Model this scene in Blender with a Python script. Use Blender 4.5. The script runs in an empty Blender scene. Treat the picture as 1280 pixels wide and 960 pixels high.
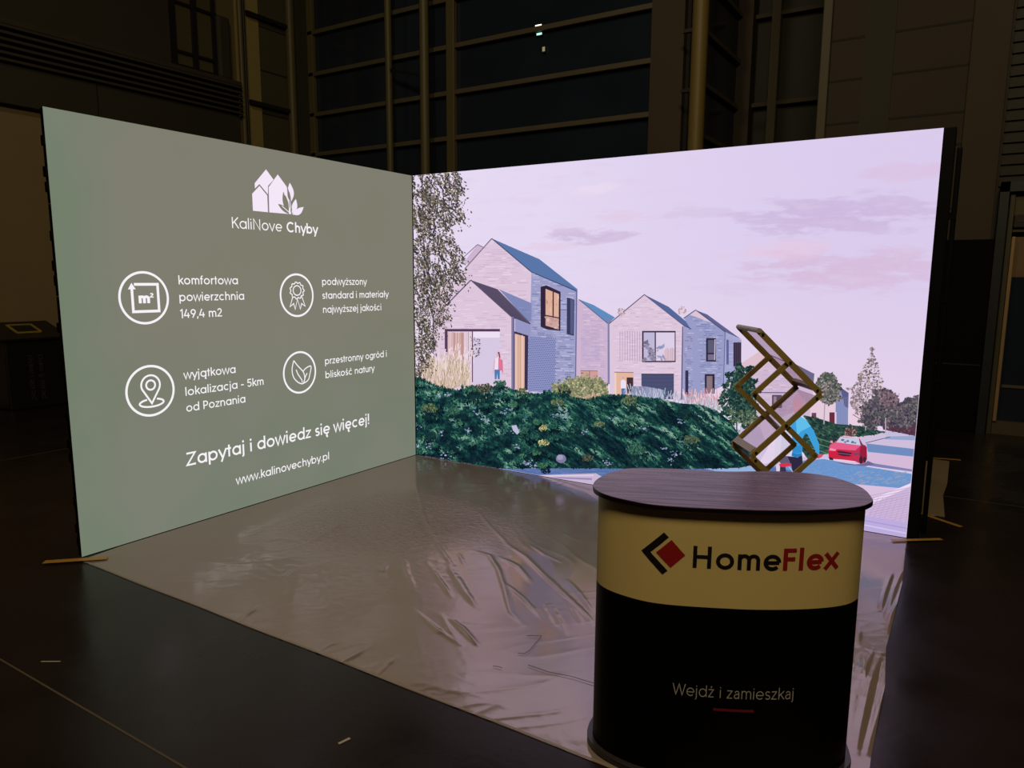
import bpy, bmesh, math, random
import numpy as np
from mathutils import Vector, Matrix, noise as mnoise

scene = bpy.context.scene
COL = scene.collection
PI = math.pi

# ------------------------------------------------------------------ camera, world, lamps, exposure
# axes: the corner of the two LED walls stands at the origin, the picture wall runs along +X,
# the green wall along -Y, Z is up, metres
CAM = (4.2458, -5.08306, 1.60616)
YAW, PITCH, ROLL, FPX, CY = -0.56229, -0.15232, 0.00604, 912.691, 489.225
_d = Vector((math.sin(YAW) * math.cos(PITCH), math.cos(YAW) * math.cos(PITCH), math.sin(PITCH)))
_r = _d.cross(Vector((0, 0, 1))).normalized()
_u = _r.cross(_d)
_r2 = _r * math.cos(ROLL) + _u * math.sin(ROLL)
_u2 = -_r * math.sin(ROLL) + _u * math.cos(ROLL)
cam_data = bpy.data.cameras.new('camera')
cam = bpy.data.objects.new('camera', cam_data)
COL.objects.link(cam)
cam.matrix_world = Matrix(((_r2.x, _u2.x, -_d.x, CAM[0]), (_r2.y, _u2.y, -_d.y, CAM[1]),
                           (_r2.z, _u2.z, -_d.z, CAM[2]), (0, 0, 0, 1)))
cam_data.sensor_fit = 'HORIZONTAL'
cam_data.sensor_width = 36.0
cam_data.lens = FPX / 1280 * 36.0
cam_data.shift_y = (CY - 480) / 1280
cam_data.clip_start = 0.05
scene.camera = cam

world = bpy.data.worlds.new('world')
scene.world = world
world.use_nodes = True
world.node_tree.nodes['Background'].inputs[0].default_value = (0.9, 0.75, 0.55, 1)
world.node_tree.nodes['Background'].inputs[1].default_value = 0.003

scene.view_settings.view_transform = 'Standard'
scene.view_settings.look = 'None'
scene.view_settings.exposure = 0.0
scene.view_settings.gamma = 1.0
scene.view_settings.use_curve_mapping = False


def hall_lamp(name, loc, target, size, energy, color, spread=PI):
    ld = bpy.data.lights.new(name, 'AREA')
    ld.shape = 'DISK'
    ld.size = size
    ld.energy = energy
    ld.color = color
    ld.spread = spread
    o = bpy.data.objects.new(name, ld)
    COL.objects.link(o)
    o.location = loc
    o.rotation_euler = (Vector(target) - Vector(loc)).to_track_quat('-Z', 'Y').to_euler()
    return o


hall_lamp('hall_lamp', (4.95, -6.0, 7.4), (3.4, -2.2, 0.4), 2.0, 215, (1.0, 0.80, 0.46))
hall_lamp('hall_lamp', (0.5, -4.5, 9.4), (-1.5, 3.0, 4.0), 0.5, 46, (1.0, 0.82, 0.50), 2.2)

# ------------------------------------------------------------------ helpers


def lin(c):
    c = c / 255.0
    return c / 12.92 if c <= 0.04045 else ((c + 0.055) / 1.055) ** 2.4


def rgb(r, g, b):
    return (lin(r), lin(g), lin(b), 1.0)


def mat(name, base, rough=0.5, metal=0.0, spec=0.5, noise_amt=0.0, noise_scale=8.0, bump=0.0, bump_scale=60.0,
        stretch=(1, 1, 1), rough_var=0.0):
    m = bpy.data.materials.new(name)
    m.use_nodes = True
    nt = m.node_tree
    b = nt.nodes['Principled BSDF']
    b.inputs['Base Color'].default_value = (*base[:3], 1)
    b.inputs['Roughness'].default_value = rough
    b.inputs['Metallic'].default_value = metal
    b.inputs['Specular IOR Level'].default_value = spec
    if noise_amt or bump or rough_var:
        tc = nt.nodes.new('ShaderNodeTexCoord')
        mp = nt.nodes.new('ShaderNodeMapping')
        mp.inputs['Scale'].default_value = stretch
        nt.links.new(tc.outputs['Object'], mp.inputs['Vector'])
    if noise_amt or rough_var:
        n = nt.nodes.new('ShaderNodeTexNoise')
        n.inputs['Scale'].default_value = noise_scale
        n.inputs['Detail'].default_value = 6
        nt.links.new(mp.outputs[0], n.inputs['Vector'])
    if noise_amt:
        mx = nt.nodes.new('ShaderNodeMix')
        mx.data_type = 'RGBA'
        mx.inputs[6].default_value = (*[c * (1 - noise_amt) for c in base[:3]], 1)
        mx.inputs[7].default_value = (*[min(1, c * (1 + noise_amt)) for c in base[:3]], 1)
        nt.links.new(n.outputs['Fac'], mx.inputs[0])
        nt.links.new(mx.outputs[2], b.inputs['Base Color'])
    if rough_var:
        mr = nt.nodes.new('ShaderNodeMapRange')
        mr.inputs['From Min'].default_value = 0.3
        mr.inputs['From Max'].default_value = 0.7
        mr.inputs['To Min'].default_value = max(0.02, rough - rough_var)
        mr.inputs['To Max'].default_value = rough + rough_var
        nt.links.new(n.outputs['Fac'], mr.inputs['Value'])
        nt.links.new(mr.outputs[0], b.inputs['Roughness'])
    if bump:
        n2 = nt.nodes.new('ShaderNodeTexNoise')
        n2.inputs['Scale'].default_value = bump_scale
        n2.inputs['Detail'].default_value = 4
        nt.links.new(mp.outputs[0], n2.inputs['Vector'])
        bp = nt.nodes.new('ShaderNodeBump')
        bp.inputs['Strength'].default_value = bump
        bp.inputs['Distance'].default_value = 0.01
        nt.links.new(n2.outputs['Fac'], bp.inputs['Height'])
        nt.links.new(bp.outputs[0], b.inputs['Normal'])
    return m


def emit_mat(name, color, strength=1.0):
    m = bpy.data.materials.new(name)
    m.use_nodes = True
    nt = m.node_tree
    nt.nodes.clear()
    e = nt.nodes.new('ShaderNodeEmission')
    e.inputs[0].default_value = (*color[:3], 1)
    e.inputs[1].default_value = strength
    o = nt.nodes.new('ShaderNodeOutputMaterial')
    nt.links.new(e.outputs[0], o.inputs[0])
    return m


class MB:
    """collects shapes and links them as one mesh object"""

    def __init__(self):
        self.v, self.f, self.mi = [], [], []

    def add(self, verts, faces, mi=0):
        o = len(self.v)
        self.v += [tuple(p) for p in verts]
        self.f += [tuple(i + o for i in f) for f in faces]
        self.mi += [mi] * len(faces)
        return self

    def box(self, x0, x1, y0, y1, z0, z1, bev=0.0, mi=0):
        if bev <= 0:
            vs = [(x, y, z) for z in (z0, z1) for y in (y0, y1) for x in (x0, x1)]
            return self.add(vs, [(0, 2, 3, 1), (4, 5, 7, 6), (0, 1, 5, 4), (2, 6, 7, 3), (0, 4, 6, 2), (1, 3, 7, 5)], mi)
        bm = bmesh.new()
        bmesh.ops.create_cube(bm, size=1)
        for v in bm.verts:
            v.co = Vector((x0 + (v.co.x + .5) * (x1 - x0), y0 + (v.co.y + .5) * (y1 - y0), z0 + (v.co.z + .5) * (z1 - z0)))
        bmesh.ops.bevel(bm, geom=list(bm.edges), offset=min(bev, .45 * min(x1 - x0, y1 - y0, z1 - z0)), segments=2, affect='EDGES', profile=.5)
        bm.verts.index_update()
        self.add([v.co[:] for v in bm.verts], [[v.index for v in f.verts] for f in bm.faces], mi)
        bm.free()
        return self

    def bar(self, p, q, w, t, side, mi=0):
        """flat bar from p to q, w across `side`, t across the third axis"""
        p, q, s = Vector(p), Vector(q), Vector(side).normalized()
        d = (q - p).normalized()
        s = (s - d * s.dot(d)).normalized()
        n = d.cross(s)
        vs = []
        for c in (p, q):
            for a, b in ((-1, -1), (1, -1), (1, 1), (-1, 1)):
                vs.append(c + s * (a * w / 2) + n * (b * t / 2))
        return self.add(vs, [(3, 2, 1, 0), (4, 5, 6, 7), (0, 1, 5, 4), (1, 2, 6, 5), (2, 3, 7, 6), (3, 0, 4, 7)], mi)

    def tube(self, pts, r, n=10, mi=0):
        pts = [Vector(p) for p in pts]
        rings = []
        up = Vector((0, 0, 1))
        for i, p in enumerate(pts):
            d = (pts[min(i + 1, len(pts) - 1)] - pts[max(i - 1, 0)]).normalized()
            a = d.cross(up if abs(d.z) < .95 else Vector((1, 0, 0))).normalized()
            b = d.cross(a)
            rings.append([p + (a * math.cos(k * 2 * PI / n) + b * math.sin(k * 2 * PI / n)) * r for k in range(n)])
        vs = [v for rg in rings for v in rg]
        fs = [(i * n + k, i * n + (k + 1) % n, (i + 1) * n + (k + 1) % n, (i + 1) * n + k) for i in range(len(pts) - 1) for k in range(n)]
        fs += [tuple(range(n))[::-1], tuple((len(pts) - 1) * n + k for k in range(n))]
        return self.add(vs, fs, mi)

    def prism(self, loop, z0, z1, mi=0, bev=0.0):
        """vertical prism over a 2-D loop; bev rounds its top and bottom rim"""
        lp = [Vector((p[0], p[1])) for p in loop]
        n = len(lp)
        area = sum(lp[i].x * lp[(i + 1) % n].y - lp[i].y * lp[(i + 1) % n].x for i in range(n))
        if area < 0:
            lp = lp[::-1]
        levels = [(z0, 0), (z1, 0)] if bev <= 0 else [(z0, bev), (z0 + bev * .3, bev * .3), (z0 + bev, 0), (z1 - bev, 0), (z1 - bev * .3, bev * .3), (z1, bev)]
        vs = []
        for z, d in levels:
            for i in range(n):
                t = (lp[(i + 1) % n] - lp[i - 1]).normalized()
                p = lp[i] + Vector((-t.y, t.x)) * d
                vs.append((p.x, p.y, z))
        L = len(levels)
        fs = [(k * n + i, k * n + (i + 1) % n, (k + 1) * n + (i + 1) % n, (k + 1) * n + i) for k in range(L - 1) for i in range(n)]
        fs += [tuple(range(n))[::-1], tuple((L - 1) * n + i for i in range(n))]
        return self.add(vs, fs, mi)

    def build(self, name, material, parent=None, smooth=False):
        me = bpy.data.meshes.new(name)
        me.from_pydata(self.v, [], self.f)
        for m in (material if isinstance(material, (list, tuple)) else [material]):
            me.materials.append(m)
        me.polygons.foreach_set('material_index', self.mi)
        if smooth:
            me.polygons.foreach_set('use_smooth', [True] * len(self.f))
            me.set_sharp_from_angle(angle=math.radians(35))
        me.update()
        o = bpy.data.objects.new(name, me)
        COL.objects.link(o)
        if parent is not None:
            o.parent = parent
            o.matrix_parent_inverse = Matrix.Translation(-Vector(parent.location)) if parent.parent is None else Matrix()
            if parent.type == 'MESH':
                o.matrix_parent_inverse = Matrix()
        return o


def tag(o, label, cat, group=None, kind=None):
    o['label'] = label
    o['category'] = cat
    if group:
        o['group'] = group
    if kind:
        o['kind'] = kind
    return o


def thing(name, loc, label, cat, group=None, kind=None):
    o = bpy.data.objects.new(name, None)
    COL.objects.link(o)
    o.empty_display_size = .1
    o.location = loc
    return tag(o, label, cat, group, kind)


# ------------------------------------------------------------------ round monoline lettering (drawn as strokes)


def arc(cx, cy, rx, ry, a0, a1, n=None):
    n = n or max(4, int(abs(a1 - a0) / 15))
    return [(cx + rx * math.cos(math.radians(a0 + (a1 - a0) * i / n)), cy + ry * math.sin(math.radians(a0 + (a1 - a0) * i / n))) for i in range(n + 1)]


XH, CAP, ASC, DSC = .50, .70, .72, -.19


def glyph(ch, w, double_a=False):
    """strokes [(points, closed)] and advance for one character, in em"""
    h = w / 2
    rx, ry = .265 - h, .258 - h
    cx, cy = .045 + .265, XH / 2
    S = lambda *p: (list(p), False)
    O = lambda p: (p, True)
    bowl = O(arc(cx, cy, rx, ry, 0, 360, 24)[:-1])
    R = cx + rx            # right stem of a bowl
    L = cx - rx            # left stem of a bowl
    adv = .62
    acute = lambda x, y: S((x - .03, y), (x + .055, y + .12))
    low = ch
    extra = []
    tops = {'ą': 'a', 'ę': 'e', 'ć': 'c', 'ś': 's', 'ź': 'z', 'ż': 'z', 'ó': 'o', 'ł': 'l'}
    if ch in tops:
        low = tops[ch]
    if low == 'a' and double_a:
        sx = .07 + .30
        st = [S(*arc(.235, .335, .135, .165 - h, 165, 0, 8), (sx, 0)), S((sx, .29), (.22, .285), *arc(.2, .145, .145 - h * .5, .15 - h, 90, 270, 8), (.26, .012 + h), (sx, .1))]
        adv = .46
    elif low == 'a':
        st = [bowl, S((R, 0), (R, XH))]
    elif low == 'b':
        st = [bowl, S((L, 0), (L, ASC))]
    elif low == 'd':
        st = [bowl, S((R, 0), (R, ASC))]
    elif low == 'p':
        st = [bowl, S((L, DSC), (L, XH))]
    elif low == 'g':
        st = [bowl, S((R, XH), (R, .02), *arc(cx, .02, rx, .2 - h, 0, -150, 10))]
    elif low == 'o':
        st = [bowl]
    elif low == 'c':
        st = [S(*arc(cx, cy, rx, ry, 48, 312, 20))]
        adv = .56
    elif low == 'e':
        st = [S((L, cy - .005), (R, cy - .005)), S(*arc(cx, cy, rx, ry, 0, 318, 22))]
        adv = .60
    elif low == 'h' or low == 'n':
        x0 = .06 + h
        a = .2 - h * .6
        st = [S((x0, 0), (x0, ASC if low == 'h' else XH)), S(*arc(x0 + a, XH + .008 - h - a, a, a, 180, 0, 12), (x0 + 2 * a, 0))]
        adv = x0 + 2 * a + h + .055
    elif low == 'm':
        x0 = .06 + h
        a = .165 - h * .5
        yy = XH + .008 - h - a
        st = [S((x0, 0), (x0, XH)), S(*arc(x0 + a, yy, a, a, 180, 0, 12), (x0 + 2 * a, 0)), S(*arc(x0 + 3 * a, yy, a, a, 180, 0, 12), (x0 + 4 * a, 0))]
        adv = x0 + 4 * a + h + .055
    elif low == 'u':
        x0 = .055 + h
        a = .19 - h * .6
        st = [S((x0, XH), *arc(x0 + a, a + h - .008, a, a, 180, 360, 12)), S((x0 + 2 * a, 0), (x0 + 2 * a, XH))]
        adv = x0 + 2 * a + h + .06
    elif low == 'r':
        x0 = .06 + h
        st = [S((x0, 0), (x0, XH)), S(*arc(x0 + .19, XH - .19 - h + .012, .19, .19, 180, 88, 8))]
        adv = .335
    elif low == 't':
        x0 = .125 + h * .5
        st = [S((x0, 0), (x0, .65)), S((.02, XH - h), (.27, XH - h))]
        adv = .295
    elif low == 'f':
        x0 = .1 + h * .5
        st = [S((x0, 0), *arc(x0 + .12, .72 - h - .12, .12, .12, 180, 85, 6)), S((.02, XH - h), (.26, XH - h))]
        adv = .29
    elif low == 'k':
        x0 = .06 + h
        st = [S((x0, 0), (x0, ASC)), S((.43, XH), (x0, .2)), S((.2, .31), (.455, 0))]
        adv = .47
    elif low == 'l':
        x0 = .06 + h
        st = [S((x0, 0), (x0, ASC))]
        adv = .12 + w
        if ch == 'ł':
            x0 += .05
            st = [S((x0, 0), (x0, ASC)), S((x0 - .1, .3), (x0 + .1, .43))]
            adv = .2 + w
    elif low == 'i':
        x0 = .06 + h
        st = [S((x0, 0), (x0, XH)), S((x0, .6), (x0, .6 + w * 1.15))]
        adv = .12 + w
    elif low == 'j':
        x0 = .06 + h
        st = [S((x0, XH), (x0, -.08), *arc(x0 - .1, -.08, .1, .12 - h, 0, -80, 6)), S((x0, .6), (x0, .6 + w * 1.15))]
        adv = .12 + w
    elif low == 's':
        r = (XH + .016 - w) / 4
        c = .045 + .175
        st = [S(*arc(c, XH + .008 - h - r, .165 - h, r, 30, 268, 12), *arc(c, r + h - .008, .178 - h, r, 88, -150, 12))]
        adv = .415
    elif low in 'vy':
        st = [S((.03, XH), (.245, .0), (.46, XH))]
        if low == 'y':
            st = [S((.03, XH), (.25, .015)), S((.47, XH), (.165, DSC))]
        adv = .49
    elif low == 'w':
        st = [S((.025, XH), (.19, 0), (.355, XH), (.52, 0), (.685, XH))]
        adv = .71
    elif low == 'x':
        st = [S((.03, 0), (.44, XH)), S((.03, XH), (.44, 0))]
        adv = .47
    elif low == 'z':
        st = [S((.05, XH - h), (.385, XH - h), (.06, h), (.40, h))]
        adv = .445
    elif ch == 'K':
        x0 = .075 + h
        st = [S((x0, 0), (x0, CAP)), S((.53, CAP), (x0, .28)), S((.24, .42), (.56, 0))]
        adv = .585
    elif ch == 'N':
        x0 = .075 + h
        st = [S((x0, 0), (x0, CAP), (x0 + .5 - w * .4, 0), (x0 + .5 - w * .4, CAP))]
        adv = x0 + .5 + h + .045
    elif ch == 'H':
        x0 = .075 + h
        st = [S((x0, 0), (x0, CAP)), S((x0 + .47 - w * .4, 0), (x0 + .47 - w * .4, CAP)), S((x0, CAP / 2 + .01), (x0 + .47 - w * .4, CAP / 2 + .01))]
        adv = x0 + .47 + h + .045
    elif ch == 'F':
        x0 = .075 + h
        st = [S((x0, 0), (x0, CAP - h), (.46, CAP - h)), S((x0, .36), (.43, .36))]
        adv = .49
    elif ch == 'P':
        x0 = .075 + h
        r = .21 - h * .5
        st = [S((x0, 0), (x0, CAP - h), (.27, CAP - h), *arc(.28, CAP - h - r + .01, r, r - .01, 80, -80, 12), (.27, CAP - h - 2 * r + .02), (x0, CAP - h - 2 * r + .02))]
        adv = .54
    elif ch == 'C':
        st = [S(*arc(.4, CAP / 2, .36 - h, .36 - h, 45, 315, 24))]
        adv = .72
    elif ch == 'Z':
        st = [S((.06, CAP - h), (.53, CAP - h), (.07, h), (.55, h))]
        adv = .6
    elif ch == 'W':
        st = [S((.02, CAP), (.23, 0), (.44, CAP), (.65, 0), (.86, CAP))]
        adv = .88
    elif ch == '1':
        st = [S((.04, CAP - .12), (.2, CAP - h * .3), (.2, 0))]
        adv = .31
    elif ch == '2':
        st = [S(*arc(.25, CAP - .21, .2 - h, .215 - h, 170, -35, 12), (.07, h), (.46, h))]
        adv = .5
    elif ch == '4':
        st = [S((.27, CAP), (.06, .2), (.5, .2)), S((.38, .42), (.38, 0))]
        adv = .54
    elif ch == '5':
        st = [S((.44, CAP - h), (.13, CAP - h), (.1, .40), *arc(.25, .225, .215 - h, .235 - h, 125, -155, 14))]
        adv = .5
    elif ch == '9':
        st = [O(arc(.265, CAP - .225, .225 - h, .225 - h, 0, 360, 20)[:-1]), S((.265 + .2 - h, CAP - .3), (.2, 0))]
        adv = .53
    elif ch == '-':
        st = [S((.05, .26), (.32, .26))]
        adv = .37
    elif ch == '.':
        st = [S((.05 + h, 0), (.05 + h, w * 1.15))]
        adv = .1 + w
    elif ch == ',':
        st = [S((.07 + h, w * 1.1), (.03 + h, -.1))]
        adv = .12 + w
    elif ch == '!':
        st = [S((.06 + h, .2), (.06 + h, CAP)), S((.06 + h, 0), (.06 + h, w * 1.15))]
        adv = .12 + w
    elif ch == '&':
        st = [S((.55, 0), (.17, .5), *arc(.27, .55, .12, .13, 180, -20, 10), (.1, .25), *arc(.23, .17, .18, .17 - h, 150, 330, 10), (.5, .36))]
        adv = .6
    else:
        st = []
        adv = .26
    if ch in 'ćśźó':
        st = st + [acute({'ć': .31, 'ś': .22, 'ź': .22, 'ó': .31}[ch], .57)]
    if ch == 'ż':
        st = st + [S((.225, .585), (.225, .585 + w * 1.1))]
    if ch in 'ąę':
        x = R - .01 if ch == 'ą' else .36
        st = st + [S((x, .03), (x - .07, -.09), (x - .03, -.165), (x + .05, -.15))]
    return st, adv


def ribbon(pts, w, closed=False):
    """flat strip of width w along a 2-D polyline with mitred corners"""
    P = [Vector((p[0], p[1])) for p in pts]
    Q = [P[0]]
    for p in P[1:]:
        if (p - Q[-1]).length > 1e-6:
            Q.append(p)
    P = Q
    n = len(P)
    vs = []
    for i in range(n):
        a = P[i] - P[i - 1] if (i > 0 or closed) else P[i + 1] - P[i]
        b = P[(i + 1) % n] - P[i] if (i < n - 1 or closed) else P[i] - P[i - 1]
        a, b = a.normalized(), b.normalized()
        na, nb = Vector((-a.y, a.x)), Vector((-b.y, b.x))
        m = na + nb
        if m.length < 1e-3:
            m = na.copy()
        m.normalize()
        k = min(1 / max(m.dot(na), .2), 1.9)
        vs += [P[i] + m * (w / 2 * k), P[i] - m * (w / 2 * k)]
    fs = [(2 * i, 2 * i + 1, 2 * ((i + 1) % n) + 1, 2 * ((i + 1) % n)) for i in range(n if closed else n - 1)]
    return [(v.x, v.y) for v in vs], fs


def natural_width(text, w, track=0.0):
    return sum(glyph(c, w)[1] + track for c in text)


def lettering(mb, text, place, x, y, width, em, w, mi=0, double_a=False, track=0.0, split=False):
    """lay out text from (x, y) so that it spans `width`; place(a, b) turns sheet coordinates into a point"""
    total = sum(glyph(c, w, double_a)[1] + track for c in text)
    sx = width / (total * em)
    cur = 0.0
    for c in text:
        st, adv = glyph(c, w, double_a)
        for pts, closed in st:
            if split:      # short pieces so that strokes follow a curved panel
                dense = []
                for i in range(len(pts) - 1):
                    for k in range(4):
                        t = k / 4
                        dense.append((pts[i][0] * (1 - t) + pts[i + 1][0] * t, pts[i][1] * (1 - t) + pts[i + 1][1] * t))
                pts = dense + [pts[-1]]
            vs, fs = ribbon(pts, w, closed)
            mb.add([place(x + (cur + a) * em * sx, y + b * em) for a, b in vs], fs, mi)
        cur += adv + track
    return sx


# ------------------------------------------------------------------ materials
M = {}
M['concrete'] = mat('polished dark concrete', (.0175, .0122, .0125), .27, spec=.5, noise_amt=.35, noise_scale=2.2, rough_var=.10, bump=.04, bump_scale=25)
M['cream'] = mat('cream painted wall', (.30, .215, .115), .8, noise_amt=.08, noise_scale=1.5)
M['fascia'] = mat('dark grey fascia', (.045, .040, .028), .7, noise_amt=.15, noise_scale=1.2)
M['fasciadark'] = mat('black fascia groove', (.012, .011, .010), .7, noise_amt=.1)
M['yellowlit'] = mat('lamplit ochre wall', (.36, .275, .10), .75, noise_amt=.10, noise_scale=1.0)  # lamp patch on the wall, its brightness put into the colour
M['greywall'] = mat('grey green wall panel', (.085, .075, .045), .75, noise_amt=.12, noise_scale=1.0)
M['glassdark'] = mat('dark glazing at night', (.018, .025, .044), .16, spec=.4, noise_amt=.5, noise_scale=.8)
M['railpaint'] = mat('brown painted steel rail', (.112, .092, .060), .55, noise_amt=.12, noise_scale=4)
M['postpaint'] = mat('olive painted steel post', (.13, .105, .05), .5, noise_amt=.12, noise_scale=3)
M['blacksteel'] = mat('black steel', (.012, .010, .009), .5, noise_amt=.2)
M['panelwall'] = mat('brown wall panel', (.048, .033, .023), .7, noise_amt=.15, noise_scale=1.3)
M['pilaster'] = mat('brown pilaster', (.066, .045, .029), .7, noise_amt=.12, noise_scale=1.5)
M['ribbed'] = mat('dark ribbed cladding', (.030, .024, .017), .6, noise_amt=.15)
M['roundcol'] = mat('golden painted column', (.21, .15, .045), .5, noise_amt=.08, noise_scale=2)
M['black'] = mat('matt black cabinet', (.0022, .0020, .0026), .6, spec=.12, noise_amt=.2, noise_scale=20)
M['bluegrey'] = mat('blue grey support metal', (.030, .033, .042), .45, metal=.3, noise_amt=.15)
M['plasticblack'] = mat('black bin plastic', (.010, .009, .009), .4, noise_amt=.15)
M['binyellow'] = mat('yellow bin frame', (.42, .30, .05), .5, noise_amt=.1)
M['bintext'] = mat('grey bin lettering', (.05, .042, .042), .6, noise_amt=.1)

# ------------------------------------------------------------------ the hall
XL, YB, HC = -6.0, 4.3, 10.5
XR, YF = 9.0, -10.0


def struct(o, label, cat):
    return tag(o, label, cat, None, 'structure')


M['concrete'].node_tree.nodes['Principled BSDF'].inputs['IOR'].default_value = 1.33
M['concrete'].node_tree.nodes['Principled BSDF'].inputs['Specular Tint'].default_value = (1, .74, .74, 1)
struct(MB().box(XL - .2, XR, YF, 7.2, -.2, 0).build('floor', M['concrete']), 'dark polished concrete hall floor around the LED walls', 'floor')
joint = MB()
for y in (-3.795, 1.2):
    joint.box(XL, XR, y - .004, y + .004, 0, .0012)
for x in (-2.9, 7.1):
    joint.box(x - .004, x + .004, YF, YB, 0, .0012)
struct(joint.build('trim_1', mat('pale floor joint filler', (.10, .075, .045), .6, noise_amt=.2)), 'thin pale joint lines set into the dark concrete floor', 'floor joint')
struct(MB().box(XL - .4, XR, YF, 7.2, HC, HC + .2).build('ceiling', M['fascia']), 'dark hall ceiling high above the stand, out of the picture', 'ceiling')

# left wall: cream below, dark fascia and a ribbed ledge above it
lw = MB()
lw.box(XL - .3, XL, YF, 2.95, 0, 3.70, mi=0)
lw.box(XL - .3, XL, 2.95, 3.38, 0, HC, mi=1)
lw.box(XL - .3, XL - .02, 3.38, YB, 0, HC, mi=2)
lw.box(XL - .3, XL - .05, YF, 2.60, 4.62, HC, mi=3)
lw.box(XL - .3, XL - .045, 2.60, 2.95, 4.62, HC, mi=5)  # darker copy of the ochre, beside the painted lamp patch
for z in (3.35, 4.30, 4.98, 5.66):
    lw.box(XL - .03, XL - .016, 3.40, YB, z - .010, z + .010, mi=4)
struct(lw.build('wall_left', [M['cream'], M['yellowlit'], M['greywall'], M['fascia'], M['fasciadark'], mat('dim ochre wall', (.15, .115, .05), .75, noise_amt=.1, noise_scale=1.0)]), 'left hall wall, cream below and dark olive above, behind the green screen', 'wall')
fa = MB()
fa.box(XL - .3, XL + .10, YF, 2.86, 3.68, 4.14, mi=0)
fa.box(XL - .25, XL + .08, YF, 2.86, 4.14, 4.56, mi=1)
for k in range(6):
    z = 4.16 + k * .078
    fa.box(XL - .2, XL + .16, YF, 2.89, z, z + .036, bev=.006, mi=2)
fa.box(XL - .3, XL + .13, YF, 2.90, 4.60, 4.66, mi=2)
for y in (-5.2, -2.35, .6):
    fa.box(XL + .10, XL + .102, y - .008, y + .008, 3.68, 4.14, mi=1)
struct(fa.build('trim_2', [M['fascia'], M['fasciadark'], mat('ledge rib paint', (.055, .043, .030), .6, noise_amt=.12)]), 'dark ribbed ledge running along the left wall above the cream part', 'ledge')

w3 = thing('window_1', (XL, 2.2, 4.7), 'small barred window above the ribbed ledge on the left wall', 'window', None, 'structure')
MB().box(XL - .05, XL - .02, 1.86, 2.58, 4.68, 6.3).build('pane', mat('dull window pane', (.10, .078, .043), .5, noise_amt=.15, noise_scale=1.0), w3)
for y0, y1 in ((1.82, 1.87), (2.15, 2.22), (2.50, 2.55)):
    MB().box(XL - .05, XL + .03, y0, y1, 4.66, 6.3).build('mullion', M['blacksteel'], w3)
for z in (4.70, 4.90, 5.58):
    MB().box(XL - .05, XL + .02, 1.84, 2.58, z - .018, z + .018).build('rail', M['blacksteel'], w3)
MB().box(XL - .05, XL + .06, 2.56, 2.80, 4.66, 5.6, bev=.08).build('reveal', M['fascia'], w3)

# steel posts with dark braces in the corner beside the left wall
t = thing('trim_3', (XL + .05, 3.05, 0), 'slim olive post at the end of the ribbed ledge with dark braces', 'post', None, 'structure')
MB().tube([(XL + .06, 2.97, 0), (XL + .06, 2.97, HC)], .042, 14).build('post', M['postpaint'], t, True)
MB().tube([(XL + .06, 3.045, 0), (XL + .06, 3.045, HC)], .02, 12).build('post', M['blacksteel'], t, True)
for z in (4.42, 5.77):
    MB().bar((XL + .06, 3.1, z), (XL + .06, 3.95, z), .055, .05, (0, 0, 1)).build('brace', M['blacksteel'], t)
struct(MB().tube([(XL + .06, 3.98, 0), (XL + .06, 3.98, HC)], .075, 16).build('trim_4', M['postpaint'], None, True), 'olive round post in the back left corner of the hall', 'post')
struct(MB().box(XL - .3, -5.86, 4.06, YB + .2, 0, HC).build('trim_5', M['fascia']), 'dark grey corner pier between the left wall and the glazing', 'pier')

# back wall: solid wall behind and between the glazed bays
bw = MB()
bw.box(XL - .3, 1.0, YB + .25, YB + .45, 0, HC)
bw.box(1.0, 2.6, 6.6, 6.8, 0, HC)
bw.box(2.55, 3.97, YB, YB + .25, 0, HC, mi=1)
bw.box(4.32, XR, YB + .05, YB + .25, 0, HC, mi=3)
bw.box(2.58, 2.7, YB + .2, 6.8, 0, HC, mi=2)
for z in (1.05, 1.72, 2.39, 3.06, 3.39, 3.86, 4.30, 4.98, 5.65, 6.3):
    bw.box(2.6, 3.97, YB - .004, YB, z - .012, z + .012, mi=2)
for z in np.arange(2.6, 9, .11):
    bw.box(4.34, XR, YB + .02, YB + .05, z, z + .06, mi=3)
bw.box(2.95, 3.25, YB - .012, YB, 0, HC, mi=4)
struct(bw.build('wall_back', [M['fasciadark'], M['panelwall'], M['fasciadark'], M['ribbed'], M['fascia']]), 'dark back wall of the hall behind the picture screen', 'wall')


def glazed_bay(name, label, x0, x1, rails, mull, y=YB):
    w = thing(name, ((x0 + x1) / 2, y, 0), label, 'window', None, 'structure')
    MB().box(x0, x1, y + .06, y + .09, 0, HC).build('pane', M['glassdark'], w)
    for z in rails:
        MB().box(x0, x1, y - .02, y + .06, z - .035, z + .035, bev=.008).build('rail', M['railpaint'], w)
    for a, b, d in mull:
        MB().box(a, b, y - d, y + .06, 0, HC, bev=.01).build('mullion', M['postpaint'], w)
    return w


RZ = [.40, 1.07, 1.74, 2.41, 3.08, 3.745, 4.41, 5.075, 5.75, 6.42]
glazed_bay('window_2', 'dark glazed bay with brown rails left of the twin steel posts', -5.86, -2.86, RZ, [(-5.88, -5.74, .02), (-2.87, -2.72, .03)])
glazed_bay('window_3', 'wide dark glazed bay with brown rails above the corner of the screens', -2.72, .47, RZ, [(.42, .47, .02)])
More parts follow.
